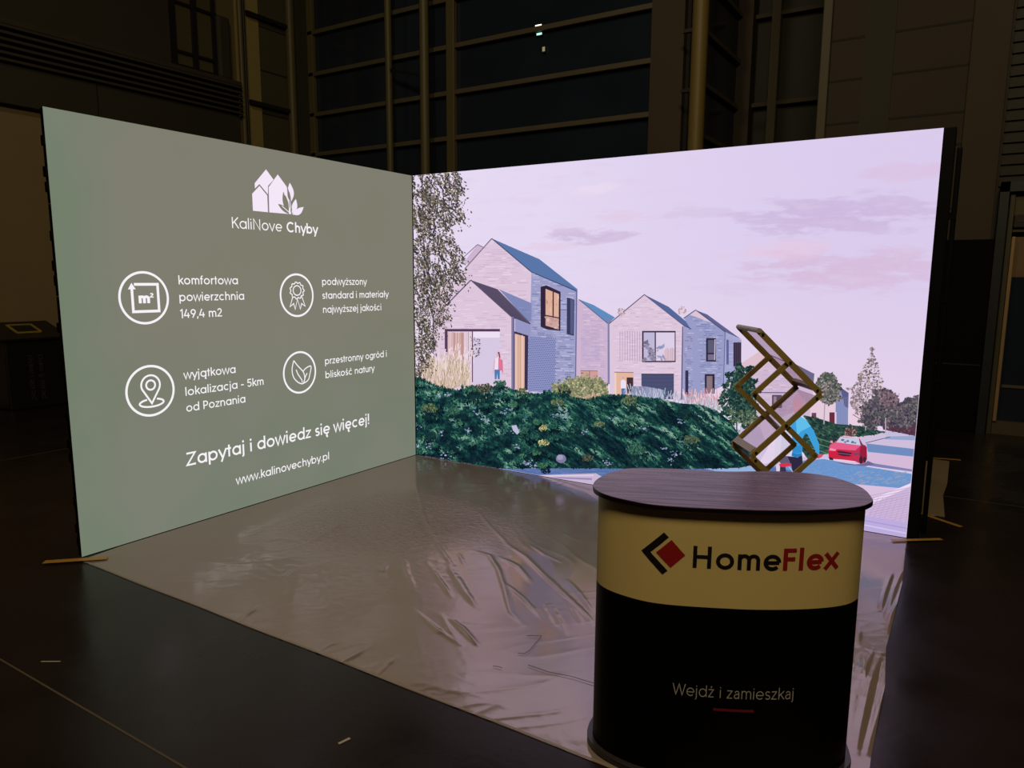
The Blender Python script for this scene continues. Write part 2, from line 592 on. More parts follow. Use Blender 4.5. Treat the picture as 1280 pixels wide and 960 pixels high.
# recessed bay to the right of the round column
w = thing('window_4', (1.0, 5.4, 0), 'recessed side glazing behind the golden round column', 'window', None, 'structure')
MB().box(.94, .97, YB, 6.6, 0, HC).build('pane', M['glassdark'], w)
for z in (2.85, 3.49, 4.13, 4.77, 5.41, 6.05):
    MB().box(.97, 1.03, YB + .25, 6.5, z - .03, z + .03).build('rail', M['railpaint'], w)
MB().box(.95, 1.18, 6.25, 6.5, 0, HC).build('mullion', M['panelwall'], w)
w = thing('window_5', (1.8, 6.4, 0), 'recessed dark bay with two thin posts right of the round column', 'window', None, 'structure')
MB().box(1.0, 2.6, 6.5, 6.53, 0, HC).build('pane', mat('unlit bay panel', (.013, .011, .009), .6, noise_amt=.2), w)
for z in (2.95, 4.17, 5.40, 6.62):
    MB().box(1.1, 2.6, 6.38, 6.5, z - .028, z + .028).build('rail', M['pilaster'], w)
MB().box(1.42, 1.54, 6.34, 6.5, 0, HC).build('mullion', M['railpaint'], w)
struct(MB().box(2.50, 2.60, YB - .05, YB + .05, 0, HC, bev=.01).build('trim_6', M['railpaint']), 'thin brown post at the left edge of the brown wall panels', 'post')

for name, x, r, y, lab in (('trim_7', -3.90, .055, YB - .16, 'slim olive steel post in front of the left glazed bay'),
                           ('trim_8', -3.07, .07, YB - .30, 'thicker olive steel post just right of the slim one')):
    struct(MB().tube([(x, y, 0), (x, y, HC)], r, 16).build(name, M['postpaint'], None, True), lab, 'post')
struct(MB().bar((-3.9, YB - .16, 4.86), (-3.07, YB - .30, 4.62), .035, .035, (0, 0, 1)).build('trim_9', M['blacksteel']), 'thin dark strut linking the two olive posts', 'strut')
pl = MB().box(.47, .90, YB - .12, YB + .3, 0, HC)
pl.box(.90, .95, YB - .02, YB + .3, 0, HC, mi=1)
struct(pl.build('trim_10', [M['pilaster'], M['fasciadark']]), 'broad brown pier right of the wide glazed bay', 'pier')
c = thing('trim_11', (1.27, 3.7, 0), 'golden round steel column beside the broad brown pier', 'column', None, 'structure')
MB().tube([(1.265, 3.7, 0), (1.265, 3.7, HC)], .093, 28).build('shaft', M['roundcol'], c, True)
for z in (3.87, 4.55, 5.2):
    MB().box(1.0, 1.21, 3.85, 3.9, z - .02, z + .02).build('bracket', M['blacksteel'], c)
struct(MB().box(3.97, 4.32, YB - .06, YB + .25, 0, HC, bev=.01).build('trim_12', M['pilaster']), 'brown pilaster between the wall panels and the doorway', 'pier')

dp = MB().box(3.55, 4.36, YB - .16, YB - .07, 0, 2.05, bev=.01)  # added panel that makes the lower pilaster near black
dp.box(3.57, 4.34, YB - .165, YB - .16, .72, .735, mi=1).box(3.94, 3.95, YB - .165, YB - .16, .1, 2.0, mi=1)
struct(dp.build('trim_13', [mat('near black added panel', (.004, .004, .0052), .7, spec=.08, noise_amt=.2), M['fasciadark']]), 'added near black panel darkening the foot of the brown pilaster beside the doorway', 'panel')

# doorway at the right edge
dr = thing('door_1', (5.3, 4.2, 0), 'glazed doorway with pale frame at the right edge of the picture', 'door', None, 'structure')
fr = MB().box(4.36, 4.44, 4.10, 4.32, 0, 2.62).box(4.36, 6.5, 4.10, 4.32, 2.52, 2.62)
fr.build('outer_frame', M['bluegrey'], dr)
MB().box(4.455, 4.495, 4.16, 4.26, 0, 2.50).build('jamb', mat('olive door jamb', (.07, .06, .035), .5, noise_amt=.1), dr)
MB().box(4.50, 4.535, 4.14, 4.22, .14, 2.07, bev=.006).build('edge_strip', mat('pale metal edge strip', (.52, .34, .18), .35, metal=.4, noise_amt=.1), dr)
MB().box(4.50, 6.4, 4.20, 4.26, 2.12, 2.50).build('transom', mat('olive transom panel', (.10, .082, .04), .6, noise_amt=.1), dr)
pm = MB().box(4.535, 6.4, 4.22, 4.25, 1.66, 2.07)
pm.build('upper_panel', mat('ochre door panel', (.21, .125, .058), .6, noise_amt=.1), dr)
MB().box(4.535, 6.4, 4.22, 4.25, .14, 1.66).build('glass', M['glassdark'], dr)
MB().box(4.50, 6.4, 4.17, 4.25, .0, .14).build('bottom_rail', mat('brown kick rail', (.10, .072, .042), .6, noise_amt=.1), dr)
MB().box(4.55, 6.4, 4.205, 4.22, .50, .53).build('push_bar', M['railpaint'], dr)
sg = MB().box(4.50, 4.70, 4.16, 4.20, 2.16, 2.29, bev=.008).build('sign_plate', M['blacksteel'], dr)
MB().box(4.53, 4.67, 4.155, 4.16, 2.218, 2.232).build('sign_mark', M['bintext'], sg)

# small lamps seen glowing behind the wide glazed bay
for (x, z, sx, sz, colr, st, lab) in ((-1.277, 5.117, .050, .020, (1.0, .93, .72), 2.2, 'small white lamp bar glowing high on the dark glazing'),
                                      (-1.262, 5.012, .042, .014, (.45, 1.0, .85), 1.2, 'small cyan lamp bar just under the white one'),
                                      (-1.188, 4.80, .020, .030, (.50, .48, .26), .5, 'faint yellow lamp spot below the cyan lamp bar')):
    lp = thing('indicator_lamp', (x, YB, z), lab, 'lamp', 'small lamps on the dark glazing')
    MB().box(x - sx * 1.3, x + sx * 1.3, YB + .02, YB + .06, z - sz * 1.4, z + sz * 1.4).build('housing', M['blacksteel'], lp)
    MB().box(x - sx, x + sx, YB + .012, YB + .022, z - sz, z + sz, bev=.004).build('light_lens', emit_mat('lamp glow', colr, st), lp)

# ------------------------------------------------------------------ recycling bin by the left wall
bn = thing('recycling_bin', (-5.7, -.68, 0), 'black recycling bin with yellow framed slot by the cream left wall', 'bin')
MB().box(-5.96, -5.45, -.99, -.30, 0, .84, bev=.02).build('body', M['plasticblack'], bn)
lid = MB()
ly0, ly1 = -1.10, -.26
lid.add([(-5.97, ly0, .84), (-5.97, ly1, .84), (-5.97, ly1, 1.04), (-5.97, ly0, 1.04), (-5.42, ly0, .84), (-5.42, ly1, .84), (-5.42, ly1, .865), (-5.42, ly0, .865)],
        [(0, 3, 2, 1), (4, 5, 6, 7), (0, 1, 5, 4), (3, 7, 6, 2), (0, 4, 7, 3), (1, 2, 6, 5)])
lidob = lid.build('lid', M['plasticblack'], bn)


def onlid(x, y, up=.004):
    return (x, y, 1.04 + (x + 5.97) / .55 * -.175 + up)


fr = MB()
for p, q in (((-5.85, -.777), (-5.85, -.507)), ((-5.85, -.507), (-5.60, -.507)), ((-5.60, -.507), (-5.60, -.777)), ((-5.60, -.777), (-5.85, -.777))):
    fr.bar(onlid(*p), onlid(*q), .026, .02, (q[1] - p[1], p[0] - q[0], 0))
fr.build('slot_frame', M['binyellow'], lidob)
MB().add([onlid(-5.85, -.777), onlid(-5.60, -.777), onlid(-5.60, -.507), onlid(-5.85, -.507)], [(0, 1, 2, 3)]).build('slot', M['fasciadark'], lidob)
for y, txt in ((-.70, 'plastik i metal'), (-.585, 'plastic & metal')):
    tb = MB()
    lettering(tb, txt, lambda a, b, y=y: (-5.448, y - b, .10 + a), 0, 0, .56, .085, .10)
    tb.build('lettering', M['bintext'], bn)
# ------------------------------------------------------------------ LED wall with the green information screen
Z0, ZT = .004, 2.492


def led_back(parent, along, length, n_clamp, seed):
    """black cabinets, clamps and the support stand behind one screen; along(u, d) -> (x, y)"""
    rnd = random.Random(seed)

    def bx(mb, u0, u1, d0, d1, z0, z1, bev=0):
        a, b = along(u0, d0), along(u1, d1)
        mb.box(min(a[0], b[0]), max(a[0], b[0]), min(a[1], b[1]), max(a[1], b[1]), z0, z1, bev)
        return mb
    nu = int(length / .5)
    for i in range(nu):
        for k in range(5):
            m = MB()
            bx(m, i * .5 + .006, i * .5 + .494, .002, .042, Z0 + k * .4976 + .002, Z0 + (k + 1) * .4976 - .002)
            bx(m, i * .5 + .05, i * .5 + .45, .042, .058, Z0 + k * .4976 + .06, Z0 + k * .4976 + .43)
            bx(m, i * .5 + .17, i * .5 + .33, .058, .085, Z0 + k * .4976 + .15, Z0 + k * .4976 + .35, .008)
            m.build('cabinet', M['black'], parent)
    for u in np.arange(.5, length, 1.0):
        MB().tube([(*along(u, .20), 0), (*along(u, .20), 2.40)], .024, 10).build('upright', M['bluegrey'], parent, True)
        MB().tube([(*along(u, .20), 1.75), (*along(u, .85), .05)], .02, 10).build('brace', M['bluegrey'], parent, True)
        m = MB()
        bx(m, u - .04, u + .04, .1, .95, .005, .045, .006)
        m.build('foot', M['bluegrey'], parent)


gw = thing('led_video_wall', (0, -1.5, 0), 'left LED video wall with white text on a sage green screen', 'screen')
led_back(gw, lambda u, d: (-d, -3 + u), 3.0, 6, 1)
for k in range(5):      # lock handles showing past the free edge
    for dz in (.06, .14, .30):
        MB().box(-.034 - .006 * ((k + int(dz * 50)) % 3), -.012, -3.006, -2.99, Z0 + k * .4976 + dz, Z0 + k * .4976 + dz + .055, bev=.004).build('lock', M['black'], gw)

m = bpy.data.materials.new('sage green display')
m.use_nodes = True
nt = m.node_tree
nt.nodes.clear()
tc = nt.nodes.new('ShaderNodeTexCoord')
sep = nt.nodes.new('ShaderNodeSeparateXYZ')
nt.links.new(tc.outputs['Object'], sep.inputs[0])


def maprange(nt, src, a, b, c=0.0, d=1.0, smooth=True):
    n = nt.nodes.new('ShaderNodeMapRange')
    if smooth:
        n.interpolation_type = 'SMOOTHSTEP'
    n.inputs['From Min'].default_value = a
    n.inputs['From Max'].default_value = b
    n.inputs['To Min'].default_value = c
    n.inputs['To Max'].default_value = d
    nt.links.new(src, n.inputs['Value'])
    return n.outputs[0]


def mixc(nt, fac, a, b):
    n = nt.nodes.new('ShaderNodeMix')
    n.data_type = 'RGBA'
    for s, v in ((0, fac), (6, a), (7, b)):
        if isinstance(v, tuple):
            n.inputs[s].default_value = v
        elif isinstance(v, float):
            n.inputs[s].default_value = v
        else:
            nt.links.new(v, n.inputs[s])
    return n.outputs[2]


def math_node(nt, op, a, b=None, c=None):
    n = nt.nodes.new('ShaderNodeMath')
    n.operation = op
    for i, v in enumerate((a, b, c)):
        if v is None:
            continue
        if isinstance(v, (int, float)):
            n.inputs[i].default_value = v
        else:
            nt.links.new(v, n.inputs[i])
    return n.outputs[0]


nz = nt.nodes.new('ShaderNodeTexNoise')
nz.inputs['Scale'].default_value = 1.3
nz.inputs['Detail'].default_value = 2
nt.links.new(tc.outputs['Object'], nz.inputs['Vector'])
c1 = mixc(nt, maprange(nt, sep.outputs['Z'], .1, 1.5), rgb(117, 126, 110), rgb(125, 124, 109))
c2 = mixc(nt, maprange(nt, sep.outputs['Y'], -3.05, -2.45), rgb(112, 126, 105), c1)
c3 = mixc(nt, math_node(nt, 'MULTIPLY', maprange(nt, nz.outputs['Fac'], .35, .7), .35), c2, rgb(131, 128, 120))
e = nt.nodes.new('ShaderNodeEmission')
nt.links.new(c3, e.inputs[0])
o = nt.nodes.new('ShaderNodeOutputMaterial')
nt.links.new(e.outputs[0], o.inputs[0])
sage = m
disp = MB().add([(0, -3, Z0), (0, -.004, Z0), (0, -.004, ZT), (0, -3, ZT)], [(0, 1, 2, 3)]).build('display', sage, gw)

WHITE = emit_mat('white display pixels', rgb(247, 243, 247))
PINKWHITE = emit_mat('pinkish white display pixels', rgb(244, 231, 248))
DARKPX = sage


def gp(u, z, lift=.0006):
    return (lift, u - 3, z + .004)


def g_text(name, lines, em, w):
    mb = MB()
    for txt, u, z, width in lines:
        lettering(mb, txt, gp, u, z, width, em, w)
    return mb.build(name, WHITE, disp)


def g_strokes(mb, strokes, w, lift=.0006):
    for pts, closed in strokes:
        vs, fs = ribbon(pts, w, closed)
        mb.add([gp(a, b, lift) for a, b in vs], fs)


def smooth_poly(pts, closed=False, k=6):
    n = len(pts)
    out = []
    for i in range(n if closed else n - 1):
        if closed:
            a, b, c, d = pts[i - 1], pts[i], pts[(i + 1) % n], pts[(i + 2) % n]
        else:
            a, b, c, d = pts[max(i - 1, 0)], pts[i], pts[i + 1], pts[min(i + 2, n - 1)]
        for j in range(k):
            t = j / k
            out.append(tuple(.5 * ((2 * b[q]) + (c[q] - a[q]) * t + (2 * a[q] - 5 * b[q] + 4 * c[q] - d[q]) * t * t + (3 * b[q] - a[q] - 3 * c[q] + d[q]) * t ** 3) for q in (0, 1)))
    if not closed:
        out.append(pts[-1])
    return out


# logo: three gabled houses and a sprig of leaves
lg = MB()
for pl in ([(1.334, 2.242), (1.435, 2.346), (1.497, 2.283), (1.446, 2.236), (1.442, 2.178), (1.373, 2.240), (1.334, 2.206)],
           [(1.309, 2.169), (1.373, 2.228), (1.436, 2.170), (1.436, 2.056), (1.309, 2.056)],
           [(1.535, 2.324), (1.612, 2.247), (1.622, 2.160), (1.640, 2.058), (1.447, 2.056), (1.451, 2.228)]):
    lg.add([gp(*p) for p in pl], [tuple(range(len(pl)))])


def leaf(a, b, bulge, n=8, lean=0.0):
    """pointed leaf outline from a to b"""
    ax, az, bx, bz = *a, *b
    dx, dz = bx - ax, bz - az
    L = math.hypot(dx, dz)
    nx, nz_ = -dz / L, dx / L
    left = [(ax + dx * t + nx * (bulge + lean) * math.sin(PI * t), az + dz * t + nz_ * (bulge + lean) * math.sin(PI * t)) for t in [i / n for i in range(n + 1)]]
    right = [(ax + dx * t - nx * (bulge - lean) * math.sin(PI * t), az + dz * t - nz_ * (bulge - lean) * math.sin(PI * t)) for t in [i / n for i in range(n, -1, -1)]]
    return left + right[1:-1]


for a, b, bu, le in (((1.640, 2.140), (1.640, 2.279), .029, -.006), ((1.650, 2.064), (1.692, 2.170), .024, -.006), ((1.652, 2.058), (1.762, 2.119), .022, -.008)):
    pl = leaf(a, b, bu, 8, le)
    lg.add([gp(*p, .0009) for p in pl], [tuple(range(len(pl)))])
lgo = lg.build('logo_mark', PINKWHITE, disp)
lk = MB()
for a, b, bu, le in (((1.641, 2.120), (1.618, 2.242), .013, 0), ((1.620, 2.062), (1.577, 2.210), .024, .004), ((1.624, 2.057), (1.525, 2.120), .018, -.004)):
    pl = leaf(a, b, bu, 8, le)
    lk.add([gp(*p, .0012) for p in pl], [tuple(range(len(pl)))])
pl = leaf((1.643, 2.066), (1.646, 2.120), .007)
lk.add([gp(*p, .0012) for p in pl], [tuple(range(len(pl)))])
lk.build('logo_leaf_gap', sage, lgo)
st = MB()
g_strokes(st, [(smooth_poly([(1.585, 2.195), (1.620, 2.165), (1.640, 2.120), (1.634, 2.085), (1.640, 2.060)]), False), (smooth_poly([(1.560, 2.110), (1.600, 2.085), (1.640, 2.060)]), False)], .006, .0015)
st.build('logo_stem', PINKWHITE, lgo)
g_text('logo_lettering', [('KaliNove', 1.127, 1.930, .430)], .103, .074)
g_text('logo_lettering', [('Chyby', 1.592, 1.930, .302)], .103, .116)
g_text('feature_text', [('komfortowa', .714, 1.558, .448), ('powierzchnia', .714, 1.453, .492), ('149,4 m2', .714, 1.346, .310)], .0785, .094)
g_text('feature_text', [('podwyższony', 1.915, 1.550, .492), ('standard i materiały', 1.912, 1.445, .757), ('najwyższej jakości', 1.914, 1.337, .664)], .0785, .094)
g_text('feature_text', [('wyjątkowa', .713, .958, .394), ('lokalizacja - 5km', .714, .849, .622), ('od Poznania', .714, .744, .460)], .0785, .094)
g_text('feature_text', [('przestronny ogród i', 1.918, .938, .716), ('bliskość natury', 1.918, .829, .558)], .0785, .094)
g_text('slogan_text', [('Zapytaj i dowiedz się więcej!', .690, .388, 1.712)], .128, .100)
g_text('website_text', [('www.kalinovechyby.pl', 1.060, .178, .876)], .086, .092)


def icon(cx, cz, strokes, w, fills=()):
    mb = MB()
    g_strokes(mb, [([(cx + .1525 * math.cos(k * PI / 32), cz + .1525 * math.sin(k * PI / 32)) for k in range(64)], True)], .0145)
    g_strokes(mb, strokes, w)
    for pl in fills:
        mb.add([gp(*p) for p in pl], [tuple(range(len(pl)))])
    return mb


ic = icon(.487, 1.478, [([(.428, 1.559), (.577, 1.559), (.577, 1.397), (.413, 1.397), (.413, 1.535)], False)], .0165, [[(.413, 1.568), (.389, 1.530), (.437, 1.530)]])
lettering(ic, 'm', gp, .444, 1.446, .084, .092, .17)
lettering(ic, '2', gp, .521, 1.479, .028, .040, .16)
ic.build('feature_icon', WHITE, disp)
ro = [(1.670 + (.0625 + .0055 * math.cos(11 * a)) * math.cos(a), 1.511 + (.0575 + .005 * math.cos(11 * a)) * math.sin(a)) for a in [k * PI / 66 for k in range(132)]]
icon(1.668, 1.476, [(ro, True), ([(1.670 + .037 * math.cos(k * PI / 16), 1.511 + .035 * math.sin(k * PI / 16)) for k in range(32)], True),
                    ([(1.626, 1.462), (1.598, 1.394), (1.633, 1.416), (1.646, 1.374), (1.670, 1.448), (1.695, 1.374), (1.708, 1.414), (1.742, 1.394), (1.713, 1.466)], False)], .0078).build('feature_icon', WHITE, disp)
cxp, czp, rp = .4885, .9465, .0605
drop = [(.489, .833)] + [(cxp + rp * math.cos(math.radians(a)), czp + rp * math.sin(math.radians(a))) for a in range(-28, 209, 12)]
ell = [(.4885 + .078 * math.cos(math.radians(a)), .836 + .024 * math.sin(math.radians(a))) for a in range(112, 429, 8)]
icon(.486, .911, [(drop, True), ([(cxp + .029 * math.cos(k * PI / 14), czp + .029 * math.sin(k * PI / 14)) for k in range(28)], True), (ell, False)], .0115).build('feature_icon', WHITE, disp)
icon(1.667, .902, [(smooth_poly([(1.613, .996), (1.594, .935), (1.603, .877), (1.641, .833), (1.691, .814), (1.711, .847), (1.708, .883), (1.692, .912), (1.650, .952), (1.613, .996)]), False),
                   (smooth_poly([(1.698, .908), (1.731, .930), (1.777, .938), (1.764, .880), (1.742, .834), (1.691, .814)]), False),
                   (smooth_poly([(1.632, .926), (1.649, .889), (1.681, .846), (1.686, .823)]), False),
                   (smooth_poly([(1.737, .889), (1.719, .864), (1.700, .819)]), False)], .0085).build('feature_icon', WHITE, disp)
# ------------------------------------------------------------------ LED wall with the housing estate picture
pw = thing('led_video_wall', (2, 0, 0), 'right LED video wall showing pale brick houses above a green slope', 'screen')
led_back(pw, lambda u, d: (u, d), 4.0, 8, 2)
MB().box(4.0, 4.066, -.004, .075, .004, ZT, bev=.004).build('end_cover', M['black'], pw)
MB().box(4.072, 4.10, .16, .20, .0, 2.40, bev=.006).build('upright', M['black'], pw)
for z in (.5, 1.0, 1.5, 2.0):
    MB().box(4.0, 4.10, .155, .175, z - .02, z + .02).build('tie_bar', M['black'], pw)

# sky of the picture
m = bpy.data.materials.new('evening sky display')
m.use_nodes = True
nt = m.node_tree
nt.nodes.clear()
tc = nt.nodes.new('ShaderNodeTexCoord')
sep = nt.nodes.new('ShaderNodeSeparateXYZ')
nt.links.new(tc.outputs['Object'], sep.inputs[0])
X, Z = sep.outputs['X'], sep.outputs['Z']
base = mixc(nt, maprange(nt, X, .3, 4.0), rgb(230, 218, 243), rgb(218, 203, 236))
horizon = mixc(nt, maprange(nt, X, .3, 4.0), rgb(234, 217, 238), rgb(228, 209, 234))
sky = mixc(nt, maprange(nt, Z, .7, 1.9), horizon, base)
mp = nt.nodes.new('ShaderNodeMapping')
mp.inputs['Scale'].default_value = (2.0, 1, 8.5)
nt.links.new(tc.outputs['Object'], mp.inputs['Vector'])
nz = nt.nodes.new('ShaderNodeTexNoise')
nz.inputs['Scale'].default_value = 1.5
nz.inputs['Detail'].default_value = 7
nz.inputs['Roughness'].default_value = .62
nt.links.new(mp.outputs[0], nz.inputs['Vector'])
nf = nz.outputs['Fac']


def cloud(cx, cz, rx, rz, amt):
    """soft cloud bank on the displayed sky"""
    a = math_node(nt, 'DIVIDE', math_node(nt, 'SUBTRACT', X, cx), rx)
    b = math_node(nt, 'DIVIDE', math_node(nt, 'SUBTRACT', Z, cz), rz)
    d = math_node(nt, 'ADD', math_node(nt, 'MULTIPLY', a, a), math_node(nt, 'MULTIPLY', b, b))
    d = math_node(nt, 'ADD', d, math_node(nt, 'MULTIPLY', math_node(nt, 'SUBTRACT', nf, .5), -6.0))
    return math_node(nt, 'MULTIPLY', maprange(nt, d, 1.15, .1), amt)


for cx, cz, rx, rz, amt, colr in ((1.72, 1.93, .40, .06, .85, rgb(206, 184, 218)), (1.38, 1.86, .25, .04, .5, rgb(230, 200, 222)),
                                  (2.0, 2.07, .25, .05, .45, rgb(228, 196, 220)), (2.55, 2.06, .30, .05, .5, rgb(212, 192, 224)),
                                  (1.75, 2.28, .22, .05, .55, rgb(238, 222, 240)), (3.45, 2.02, .65, .14, .85, rgb(203, 182, 220)),
                                  (3.55, 1.68, .70, .14, .75, rgb(214, 184, 216)), (3.85, 2.26, .35, .06, .6, rgb(220, 190, 222)),
                                  (3.1, 1.80, .4, .07, .45, rgb(234, 198, 218)), (2.9, 1.55, .3, .05, .35, rgb(214, 194, 222))):
    sky = mixc(nt, cloud(cx, cz, rx, rz, amt), sky, colr)
streak = maprange(nt, nf, .48, .70, 0, .5)
sky = mixc(nt, streak, sky, rgb(222, 206, 234))
e = nt.nodes.new('ShaderNodeEmission')
nt.links.new(sky, e.inputs[0])
o = nt.nodes.new('ShaderNodeOutputMaterial')
nt.links.new(e.outputs[0], o.inputs[0])
pdisp = MB().add([(.010, 0, Z0), (4, 0, Z0), (4, 0, ZT), (.010, 0, ZT)], [(0, 1, 2, 3)]).build('display', m, pw)

# the houses, slope and road of the displayed picture: flat coloured shapes on the screen face.
# the drawing grid is a tilted one, PH turns a grid point into metres on the screen
PH = ((0.013598193027773679, -0.0001950773750239068, -6.958882417166909),
      (0.001834752522744021, -0.01082234994981065, 5.195203988028441),
      (0.001105912643852134, -0.00025922239092543187, 1.0))
rp = random.Random(7)
shapes = []     # (points in metres, colour, distance in front of the screen face)
lift = [.0004, 0]      # current lift, depth of nested batches of small strokes


def pm_(x, y):
    d = PH[2][0] * x + PH[2][1] * y + PH[2][2]
    return ((PH[0][0] * x + PH[0][1] * y + PH[0][2]) / d, (PH[1][0] * x + PH[1][1] * y + PH[1][2]) / d)


def clip(pts):
    for ax, lim, sg in ((0, .012, 1), (0, 3.998, -1), (1, .002, 1), (1, 2.486, -1)):
        out = []
        for i in range(len(pts)):
            a, b = pts[i - 1], pts[i]
            ia, ib = (a[ax] - lim) * sg >= 0, (b[ax] - lim) * sg >= 0
            if ia != ib:
                t = (lim - a[ax]) / (b[ax] - a[ax])
                out.append((a[0] + (b[0] - a[0]) * t, a[1] + (b[1] - a[1]) * t))
            if ib:
                out.append(b)
        pts = out
        if not pts:
            return pts
    return pts


def vary(c, j):
    k = 1 + rp.uniform(-j, j)
    return tuple(max(0, min(255, v * k + rp.uniform(-j, j) * 12)) for v in c)


def poly(pts, c, j=0.0):
    q = clip([pm_(*p) for p in pts])
    if len(q) >= 3:
        lift[0] += 1.2e-7 if lift[1] else 4e-6
        shapes.append((q, vary(c, j) if j else c, lift[0]))


class batch:
    """many small strokes share almost one plane"""

    def __enter__(self):
        lift[0] += 4e-6
        lift[1] += 1

    def __exit__(self, *a):
        lift[1] -= 1
        lift[0] += 4e-6


def line(p, q, w, c, j=0.0):
    dx, dy = q[0] - p[0], q[1] - p[1]
    L = math.hypot(dx, dy) or 1
    nx, ny = -dy / L * w / 2, dx / L * w / 2
    poly([(p[0] + nx, p[1] + ny), (q[0] + nx, q[1] + ny), (q[0] - nx, q[1] - ny), (p[0] - nx, p[1] - ny)], c, j)


def plines(pts, w, c):
    for a, b in zip(pts[:-1], pts[1:]):
        line(a, b, w, c)


def rect(x0, y0, x1, y1, c, j=0.0):
    poly([(x0, y0), (x1, y0), (x1, y1), (x0, y1)], c, j)


def disc(x, y, rx, ry, c, n=14, wob=0.0):
    poly([(x + rx * math.cos(k * 2 * PI / n) * (1 + rp.uniform(-wob, wob)), y + ry * math.sin(k * 2 * PI / n) * (1 + rp.uniform(-wob, wob))) for k in range(n)], c)


def inside(p, pl):
    r = False
    for i in range(len(pl)):
        a, b = pl[i - 1], pl[i]
        if (a[1] > p[1]) != (b[1] > p[1]) and p[0] < (b[0] - a[0]) * (p[1] - a[1]) / (b[1] - a[1]) + a[0]:
            r = not r
    return r


def scatter(pl, n):
    xs, ys = [p[0] for p in pl], [p[1] for p in pl]
    k = 0
    while k < n:
        p = (rp.uniform(min(xs), max(xs)), rp.uniform(min(ys), max(ys)))
        if inside(p, pl):
            k += 1
            yield p


def bricks(*a, **k):
    with batch():
        bricks_(*a, **k)


def bricks_(pl, slope, pitch, cols, cover=.55, lmin=4, lmax=14, w=.95):
    """broken brick courses over a wall, running along a given slope"""
    xs, ys = [p[0] for p in pl], [p[1] for p in pl]
    x0, x1 = min(xs), max(xs)
    y = min(ys) - abs(slope) * (x1 - x0)
    while y < max(ys) + abs(slope) * (x1 - x0):
        x = x0
        while x < x1:
            L = rp.uniform(lmin, lmax)
            p, q = (x, y + slope * (x - x0)), (x + L, y + slope * (x + L - x0))
            if rp.random() < cover and inside(p, pl) and inside(q, pl):
                line(p, q, w, rp.choice(cols), .03)
            x += L + rp.uniform(0, 2)
        y += pitch


def leaves(*a, **k):
    with batch():
        leaves_(*a, **k)


def leaves_(pl, n, cols, s0, s1, j=.15, elong=1.8, ang=None, spread=PI):
    for p in scatter(pl, n):
        a = rp.uniform(0, 2 * PI) if ang is None else ang + rp.uniform(-spread, spread)
        s = rp.uniform(s0, s1)
        dx, dy = math.cos(a) * s * elong / 2, math.sin(a) * s * elong / 2
        nx, ny = -math.sin(a) * s / 2, math.cos(a) * s / 2
        poly([(p[0] - dx, p[1] - dy), (p[0] + nx, p[1] + ny), (p[0] + dx, p[1] + dy), (p[0] - nx, p[1] - ny)], rp.choice(cols), j)


def blob(x, y, rx, ry, n=16, wob=.12):
    return [(x + rx * math.cos(k * 2 * PI / n) * (1 + rp.uniform(-wob, wob)), y + ry * math.sin(k * 2 * PI / n) * (1 + rp.uniform(-wob, wob))) for k in range(n)]


PK, PK2, PK3 = (221, 198, 219), (206, 180, 208), (232, 212, 230)
BL, BL2, BL3 = (157, 157, 198), (118, 121, 170), (194, 195, 226)
ROOF, TEAL = (93, 122, 172), (96, 141, 190)
DK = (62, 48, 74)
# far left gable behind the birch
poly([(578, 330), (597, 305.6), (604, 309), (590, 330)], PK2)
plines([(579, 322), (597, 305.6), (604, 309)], 1.0, (120, 108, 130))
# first house: tall gable
g1 = [(541, 372), (581.5, 335.5), (614.7, 298.3), (664.5, 339.5), (664.5, 486), (541, 486)]
poly(g1, PK)
bricks(g1, -.02, 2.6, [PK2, PK3, (212, 188, 214)], .6)
s1 = [(664.5, 339.5), (721, 362.8), (719.5, 494), (660, 490)]
poly(s1, BL)
bricks(s1, .03, 2.3, [BL2, BL3, (152, 158, 204), (178, 180, 216)], .75, 3, 10)
poly([(623.8, 361.5), (664.5, 379), (664.5, 402), (660, 402)], (128, 136, 184))
bricks([(626, 364), (664.5, 381), (664.5, 401), (658, 400)], 0, 2.6, [(140, 146, 194), (116, 122, 172)], .6)
poly([(614.7, 298.1), (674.4, 324), (722, 361.5), (721, 365), (664, 340.5)], ROOF)
with batch():
    for k in range(9):
        t = (k + .5) / 9
        line((614.7 + 60 * t, 298.1 + 26 * t), (664.5 + 57 * t, 340 + 23.5 * t), .6, (82, 108, 158))
plines([(581, 336), (614.7, 298.1)], 1.3, (122, 108, 128))
plines([(614.7, 298.1), (664.3, 340), (721.5, 364)], 1.2, (74, 76, 116))
line((721, 363), (719.5, 494), 1.6, (98, 100, 150))
# bay window and slit window of the tall gable
poly([(675.8, 358.5), (683, 356.6), (683, 411.5), (675.8, 408)], (52, 38, 62))
poly([(683, 356.6), (700.8, 364.8), (700.5, 413.6), (683, 411.5), (675.8, 408.5), (683, 407)], (52, 38, 62))
poly([(682, 361), (698.6, 367.6), (698.4, 411.6), (682, 407)], (222, 176, 156))
poly([(682, 394), (698.4, 397.5), (698.4, 411.6), (682, 407)], (206, 164, 158))
leaves([(682, 394), (698.4, 397.5), (698.4, 411), (682, 406)], 14, [(192, 152, 144), (218, 182, 172), (188, 156, 154)], 2, 4, .05)
leaves([(683, 362), (698, 368), (698, 394), (683, 392)], 9, [(230, 190, 168), (212, 162, 138)], 1, 3, .1, 3, PI / 2, .2)
line((691.6, 363), (691.4, 397), 1.6, (70, 45, 60))
line((681, 394), (699, 397.5), 1.4, (70, 45, 60))
line((699.6, 365), (699.4, 413), 1.6, (52, 38, 62))
poly([(708.7, 371.8), (718, 374.6), (717.4, 419.8), (708.4, 417.6)], (58, 58, 92))
poly([(713, 374), (717, 375.4), (716.4, 418), (713, 417)], (86, 92, 134))
